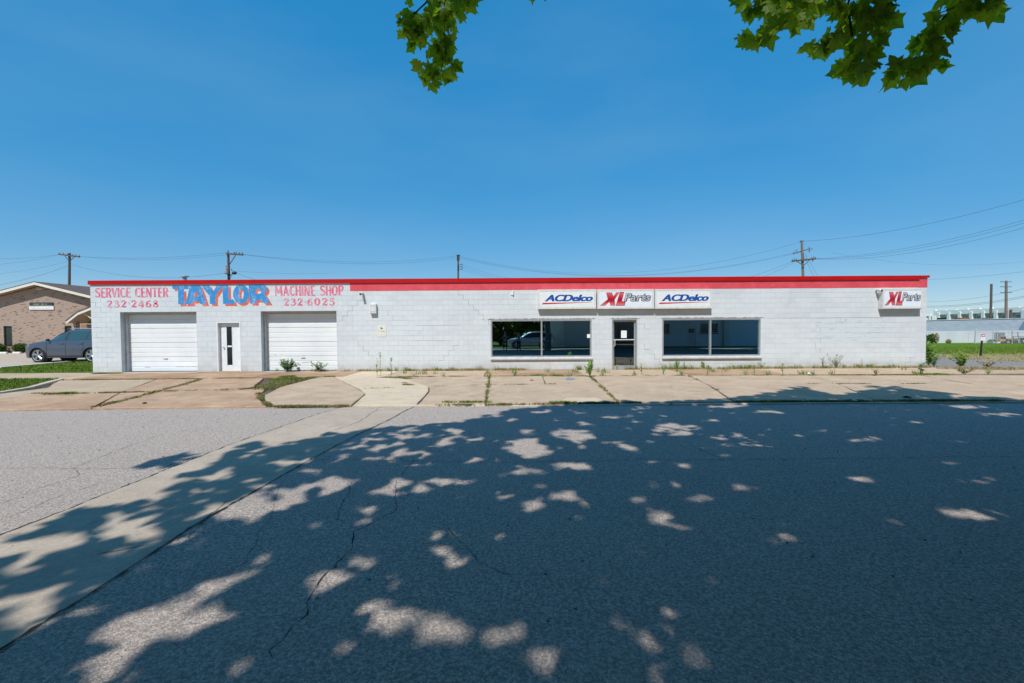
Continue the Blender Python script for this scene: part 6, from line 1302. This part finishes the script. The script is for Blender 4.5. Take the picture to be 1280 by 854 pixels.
# hanging branches that dip into the top of the view, each leaf its own object
LV = [mesh_of(leafmesh(1.0, seed=s), 'leaf', M['leaf'], smooth=False) for s in range(6)]
def hang(twigs, ells, D, size, seed, anchor, root, tag_):
    rr = random.Random(seed); tw = MB(); first = True
    lead = [Vector(anchor)]
    for tl, rad in twigs:
        P_ = [W(px, py, D+dz) for px, py, dz in tl]
        if first: P_ = [Vector(anchor), (Vector(anchor)+P_[0])/2+Vector((0,0,.25))]+P_; rs = [.045,.03]+[rad*(1-.7*k/(len(P_)-2)) for k in range(len(P_)-2)]; first = False
        else: rs = [rad*(1-.7*k/len(P_)) for k in range(len(P_))]
        tw.tube(P_, rs, 6, False)
    br = part(tw, 'hanging_branch', M['twig'], root, smooth=True); off = wloc(br); cnt = 0
    for cx, cy, rx, ry, n, ta in ells:
        for k in range(max(1, int(n*.66))):
            a = rr.uniform(0, 6.283); q = math.sqrt(rr.random()); px, py = cx+rx*q*math.cos(a), cy+ry*q*math.sin(a)-5; p = W(px, py, D+rr.uniform(-.18, .18))
            s = size*rr.uniform(.62, 1.12)
            # tip points along ta (degrees in the picture, 270 = straight down), blade roughly faces the ground/camera
            an = R(ta+rr.gauss(0, 38)); tip = Vector((math.cos(an), rr.uniform(-.35,.35), math.sin(an))).normalized(); nrm = Vector((rr.gauss(0,.55), -.65+rr.gauss(0,.45), -.5+rr.gauss(0,.5))); nrm = (nrm-tip*nrm.dot(tip)).normalized()
            if rr.random() < .5: nrm = -nrm
            sx_ = tip.cross(nrm).normalized(); m = Matrix((( sx_.x, tip.x, nrm.x), (sx_.y, tip.y, nrm.y), (sx_.z, tip.z, nrm.z)))
            o_ = bpy.data.objects.new('leaf', LV[rr.randrange(6)]); COL.objects.link(o_); o_.parent = br; o_.matrix_basis = Matrix.Translation(p-off) @ (m.to_4x4()) @ Matrix.Scale(s, 4); cnt += 1
    return cnt
D1 = 5.0; D2 = 3.8
n1 = hang([([(556,-60,.1),(556,-20,0),(556,10,0),(555,45,0),(556,70,0),(550,95,0)], .012), ([(548,-18,0),(532,4,0),(517,18,0),(512,40,0),(514,58,0)], .010), ([(556,-10,0),(540,8,0),(536,22,0),(533,40,0)], .007), ([(556,-12,0),(575,-4,0),(588,8,0)], .007), ([(556,70,0),(540,80,0),(532,88,0)], .005), ([(556,-40,0),(620,-30,0),(670,-8,0)], .006)],
    [(508,25,7,10,10,230),(518,30,14,14,24,260),(530,34,11,13,20,290),(513,46,10,10,14,250),(523,50,11,8,12,270),(515,61,3,4,3,260),(507,13,4,4,2,120),(535,14,4,5,4,300),
     (545,3,12,9,16,270),(560,8,13,12,26,270),(575,8,14,9,22,280),(588,6,8,9,12,290),(577,18,5,5,5,280),(552,22,7,12,12,260),(562,30,7,7,8,290),(550,44,6,6,7,250),(562,46,6,6,6,300),(545,52,5,4,4,220),
     (556,58,12,9,16,280),(548,66,8,7,8,240),(560,72,9,10,14,290),(552,80,12,9,16,270),(566,84,5,12,10,300),(562,96,7,7,8,290),(526,83,5,6,5,200),(533,78,3,6,3,110),(538,92,8,8,12,250),(546,98,9,8,12,270),(537,104,6,8,8,260),(544,109,4,4,3,280),(668,-2,7,3,5,270),(680,-2,3,2,2,300)], D1, .17, 5, (2.6, 1.5, 6.2), roots[0], 'l')
n2 = hang([([(1080,-90,.1),(1070,-30,0),(1060,5,0),(1064,40,0),(1072,70,0),(1078,90,0)], .012), ([(1050,-25,0),(1010,0,0),(980,18,0),(955,40,0),(935,52,0)], .010), ([(1062,10,0),(1052,30,0),(1040,50,0),(1018,60,0)], .007), ([(1106,-40,0),(1107,0,0),(1104,20,0),(1099,34,0)], .010), ([(980,-20,0),(950,2,0),(935,12,0)], .007)],
    [(930,4,9,7,7,190),(938,16,9,8,7,220),(932,50,8,9,5,230),(945,52,9,8,8,250),(957,44,9,8,9,260),(966,36,10,8,9,260),(953,8,10,10,10,240),(968,12,12,12,13,260),(985,10,16,10,16,250),(1003,10,14,10,13,280),(990,30,12,12,13,250),(1003,26,9,8,8,290),(1013,16,7,10,6,300),(975,30,8,8,6,260),
     (1030,6,12,9,9,250),(1040,18,10,10,9,230),(1052,10,12,10,11,260),(1052,28,9,9,8,240),(1013,62,7,8,5,200),(1024,64,9,8,8,240),(1038,56,9,9,10,240),(1047,48,9,9,9,260),(1058,40,10,12,12,270),(1070,20,13,13,16,270),(1088,10,14,12,15,280),(1100,16,11,14,14,300),(1112,6,9,8,7,300),(1112,30,8,9,7,310),(1085,34,12,12,14,270),(1100,44,9,9,9,290),(1072,54,12,9,12,260),(1088,62,9,9,9,280),(1075,74,12,10,13,250),(1062,86,9,8,7,230),(1055,95,6,7,5,240),(1072,92,10,9,11,270),(1088,82,9,8,8,300),(1096,80,5,5,3,330),(1080,99,6,5,4,260)], D2, .165, 6, (3.3, .8, 6.0), roots[0], 'r')
n3 = hang([([(1230,-80,.1),(1212,-20,0),(1200,4,0),(1180,22,0),(1165,40,0),(1156,60,0),(1140,75,0),(1122,88,0)], .011), ([(1200,4,0),(1220,6,0),(1240,6,0)], .006), ([(1196,8,0),(1176,16,0),(1168,26,0)], .005)],
    [(1238,4,10,8,12,330),(1228,12,12,9,12,280),(1242,14,7,7,6,300),(1212,8,12,8,10,260),(1190,4,9,6,6,220),(1204,20,11,8,11,260),(1188,28,10,9,11,250),(1180,38,10,8,10,260),(1168,32,7,7,6,140),(1162,44,8,8,8,220),(1168,54,9,8,10,270),(1158,58,9,7,9,240),(1174,62,5,5,4,320),(1150,58,5,6,4,200),(1160,76,11,9,13,270),(1148,84,11,9,13,260),(1134,86,10,8,9,220),(1120,92,9,7,7,210),(1112,97,6,5,4,220),(1132,98,6,6,5,260),(1150,94,9,6,7,280),(1168,84,6,6,5,320),(1212,-8,20,8,12,270)], D2, .175, 7, (4.4, .6, 6.2), roots[0], 'r2')
print('hanging leaves', n1, n2, n3)
# ================================================================== ACROSS THE STREET (seen only as reflections in the shop glass)
def refl(px, py, Yb):                              # where a reflected pixel lies on a plane y = Yb behind the camera
    Zt = 2*YW-Yb; d = ray(px, py); k = Zt/d.y; return Vector((d.x*k, Yb, CAMZ+d.z*k+.0074*2*(YW-Yb)*.9))
YX = -13.4; M['paleblock'] = plain('pale_block_wall', (.62,.66,.70), .85, var=.06)
fb = thing('corner_building', 'pale block building with a small door and dark windows across the street', 'building', (20, YX, 0)); w_l, w_r = refl(775, 420, YX).x, 40
wd = [(refl(828.5,415,YX).x, refl(837.4,415,YX).x, 1.45, 2.55), (refl(876,415,YX).x, refl(898,415,YX).x, 1.45, 2.55), (refl(860,420,YX).x, refl(870,420,YX).x, 0, 2.06), (30.5,32,1.45,2.55)]
mb = MB()
for q in rects(w_l, w_r, 0, 7.4, wd): mb.box(q[0], q[1], YX-.2, YX, q[2], q[3])  # walls made taller so their shadow covers the street in the reflections
part(mb.box(w_l, w_l+.2, YX-9, YX-.201, 0, 7.4).box(w_r-.2, w_r, YX-9, YX-.201, 0, 7.4), 'wall', M['paleblock'], fb); part(MB().box(w_l, w_r, YX-9.2, YX-.05, 7.401, 7.55), 'roof', M['roofmem'], fb)
part(MB().box(refl(904.5,415,YX).x, refl(911.3,415,YX).x, YX+.001, YX+.25, 0, 7.3), 'pilaster', M['whwhite'], fb)
for i in (0, 1, 3):
    a, b, c, d = wd[i]; f = part(MB().box(a, b, YX-.15, YX-.1, c, c+.07).box(a, b, YX-.15, YX-.1, d-.07, d).box((a+b)/2-.03, (a+b)/2+.03, YX-.15, YX-.1, c+.07, d-.07), 'window', M['jamb'], fb); part(MB().box(a, b, YX-.19, YX-.16, c, d), 'pane', M['darkglass'], f); part(MB().box(a-.08, b+.08, YX+.001, YX+.06, c-.08, c), 'sill', M['dark'], f)
a, b, c, d = wd[2]; f = part(MB().box(a, b, YX-.16, YX-.1, 0, d), 'door', M['whwhite'], fb); part(MB().box(a+.15, b-.15, YX-.099, YX-.09, 1.5, 1.95), 'pane', M['darkglass'], f)
for k in (.25,.62,1.0): part(MB().box(a+.12, b-.12, YX-.099, YX-.092, k, k+.06), 'door_moulding', M['jamb'], f)
shd = thing('corrugated_shed', 'pale corrugated metal shed across the street beside the block building', 'shed', (6, YX+.6, 0)); mb = MB(); x0, x1 = refl(681,420,YX).x, refl(704,420,YX).x; k = 0; x = x0
while x < x1: mb.box(x, x+.34, YX+.05, YX+.10+.04*(k % 2), 0, 4.4); x += .345; k += 1
part(mb, 'sheet_wall', M['white'], shd); part(MB().box(x1+.01, w_l-.05, YX-.6, YX-.4, 0, 4.4), 'end_wall', M['paleblock'], shd); part(MB().box(x0-.1, w_l-.05, YX-6, YX+.2, 4.401, 4.5), 'roof', M['roofmem'], shd)
for i, (x, y, h_, rd, lb) in enumerate(((-1.5,-24,8,4.2,'dense green tree beyond the parked car across the street'),(5.5,-27,9.5,4.8,'tall dense tree behind the corrugated shed'),(-10,-26,10,5,'broad tree across the street to the left'),(-22,-28,10,6,'large tree far left across the street'),(38,-30,9,5,'tree behind the corner building'))):
    t_ = thing('broad_tree', lb, 'tree', (x, y, 0), 0, 'trees across the street'); part(MB().tube([(0,0,0),(.1,0,h_*.45),(0,.1,h_*.7)], [.28,.2,.08], 8), 'trunk', M['bark'], t_, local=True)
    o_ = link('crown', leafball('crown', (0,0,h_*.52), (rd, rd, h_*.47), 5200, .48, M['crownleaf'], 300+i), t_); o_['kind'] = 'stuff'
def person(x, y, top, bottom, label, arms, hair=(.02,.015,.01)):
    t_ = thing('person', label, 'person', (x, y, -.045), 0, 'people standing on the street behind the camera')
    def skin(name, pts, edges, mat, sub=1):
        me = bpy.data.meshes.new(name); me.from_pydata([p[:3] for p in pts], edges, []); o = bpy.data.objects.new(name, me); COL.objects.link(o)
        md = o.modifiers.new('skin', 'SKIN'); md.use_smooth_shade = True; o.modifiers.new('sub', 'SUBSURF').levels = sub; o.modifiers['sub'].render_levels = sub
        for v, p in zip(me.skin_vertices[0].data, pts): v.radius = (p[3], p[3] if len(p) < 5 else p[4])
        me.skin_vertices[0].data[0].use_root = True; bpy.context.view_layer.update(); nm = bpy.data.meshes.new_from_object(o.evaluated_get(bpy.context.evaluated_depsgraph_get())); bpy.data.objects.remove(o)
        nm.materials.clear(); nm.materials.append(mat); q = link(name, nm, t_); return q
    el, hand = arms
    P_ = [(0,0,.95,.13,.10),(0,0,1.15,.125,.10),(0,0,1.38,.15,.10),(0,.01,1.50,.055),(0,.03,1.58,.07),(0,.035,1.67,.085,.10),(0,.03,1.75,.06,.07)]
    E_ = [(0,1),(1,2),(2,3),(3,4),(4,5),(5,6)]
    for s in (-1, 1):
        n0 = len(P_); P_ += [(s*.18,0,1.40,.055),(s*el[0],el[1],el[2],.042),(s*hand[0],hand[1],hand[2],.030)]; E_ += [(2,n0),(n0,n0+1),(n0+1,n0+2)]
        hx, hy, hz = s*hand[0], hand[1], hand[2]
        for f in range(4): m = len(P_); P_ += [(hx+(f-1.5)*.02, hy+.05, hz+.0,.010),(hx+(f-1.5)*.021, hy+.085, hz+.02-.01*f,.008)]; E_ += [(n0+2,m),(m,m+1)]
        m = len(P_); P_ += [(hx-s*.035, hy+.03, hz+.02,.010)]; E_ += [(n0+2,m)]
        n0 = len(P_); P_ += [(s*.10,0,.86,.085),(s*.12,.01,.48,.06),(s*.13,-.01,.09,.04),(s*.14,.13,.04,.035)]; E_ += [(0,n0),(n0,n0+1),(n0+1,n0+2),(n0+2,n0+3)]
    skin('body', P_, E_, plain('skin_tone', (.42,.26,.19), .6))
    skin('shirt', [(0,0,1.00,.15,.115),(0,0,1.2,.14,.115),(0,0,1.40,.165,.115)]+[(s*.18,0,1.41,.068) for s in (-1,1)]+[(s*(.18+el[0])/2, el[1]/2, (1.41+el[2])/2, .06) for s in (-1,1)], [(0,1),(1,2),(2,3),(2,4),(3,5),(4,6)], top)
    q = [(0,0,.95,.145,.115)]
    for s in (-1,1): q += [(s*.10,0,.84,.10),(s*.12,.01,.48,.075),(s*.13,-.01,.12,.06)]
    skin('trousers', q, [(0,1),(1,2),(2,3),(0,4),(4,5),(5,6)], bottom)
    part(MB().blob((0,.015,1.735), (.095,.11,.085), 2), 'hair', plain('hair', hair, .8), t_, local=True, smooth=True)
    part(MB().blob((0,.135,1.66), (.014,.025,.022), 1), 'nose', plain('skin_nose', (.42,.26,.19), .6), t_, local=True, smooth=True)
    part(MB().bevbox(-.19,-.08,-.06,.22,-.0,.085,.02).bevbox(.08,.19,-.06,.22,-.0,.085,.02), 'shoes', M['dark'], t_, local=True)
    return t_
M['blacktee'] = plain('black_cloth', (.012,.012,.014), .9); M['navytee'] = plain('navy_cloth', (.02,.05,.16), .9); M['jeans'] = plain('dark_denim', (.03,.04,.07), .9)
p1 = refl(631.5, 430, -4.4); person(p1.x, -4.4, M['blacktee'], M['blacktee'], 'person in black clothes standing behind the camera with raised hands', ((.27,.10,1.15),(.12,.32,1.30)))
p2 = refl(648.5, 430, -5.4); person(p2.x, -5.4, M['navytee'], M['jeans'], 'person in a navy top and jeans standing behind the camera by a car', ((.24,.02,1.13),(.22,.12,.92)))
silver = NT('silver_car_paint').col((.30,.32,.34)).set(Metallic=.5, Roughness=.3, Coat_Weight=.7).m
c2 = build_car('parked_suv', 'silver sport utility car parked on the far side of the street behind the camera', silver, (refl(634, 430, -11.6).x, -11.2, -.045), 0, 'parked cars')
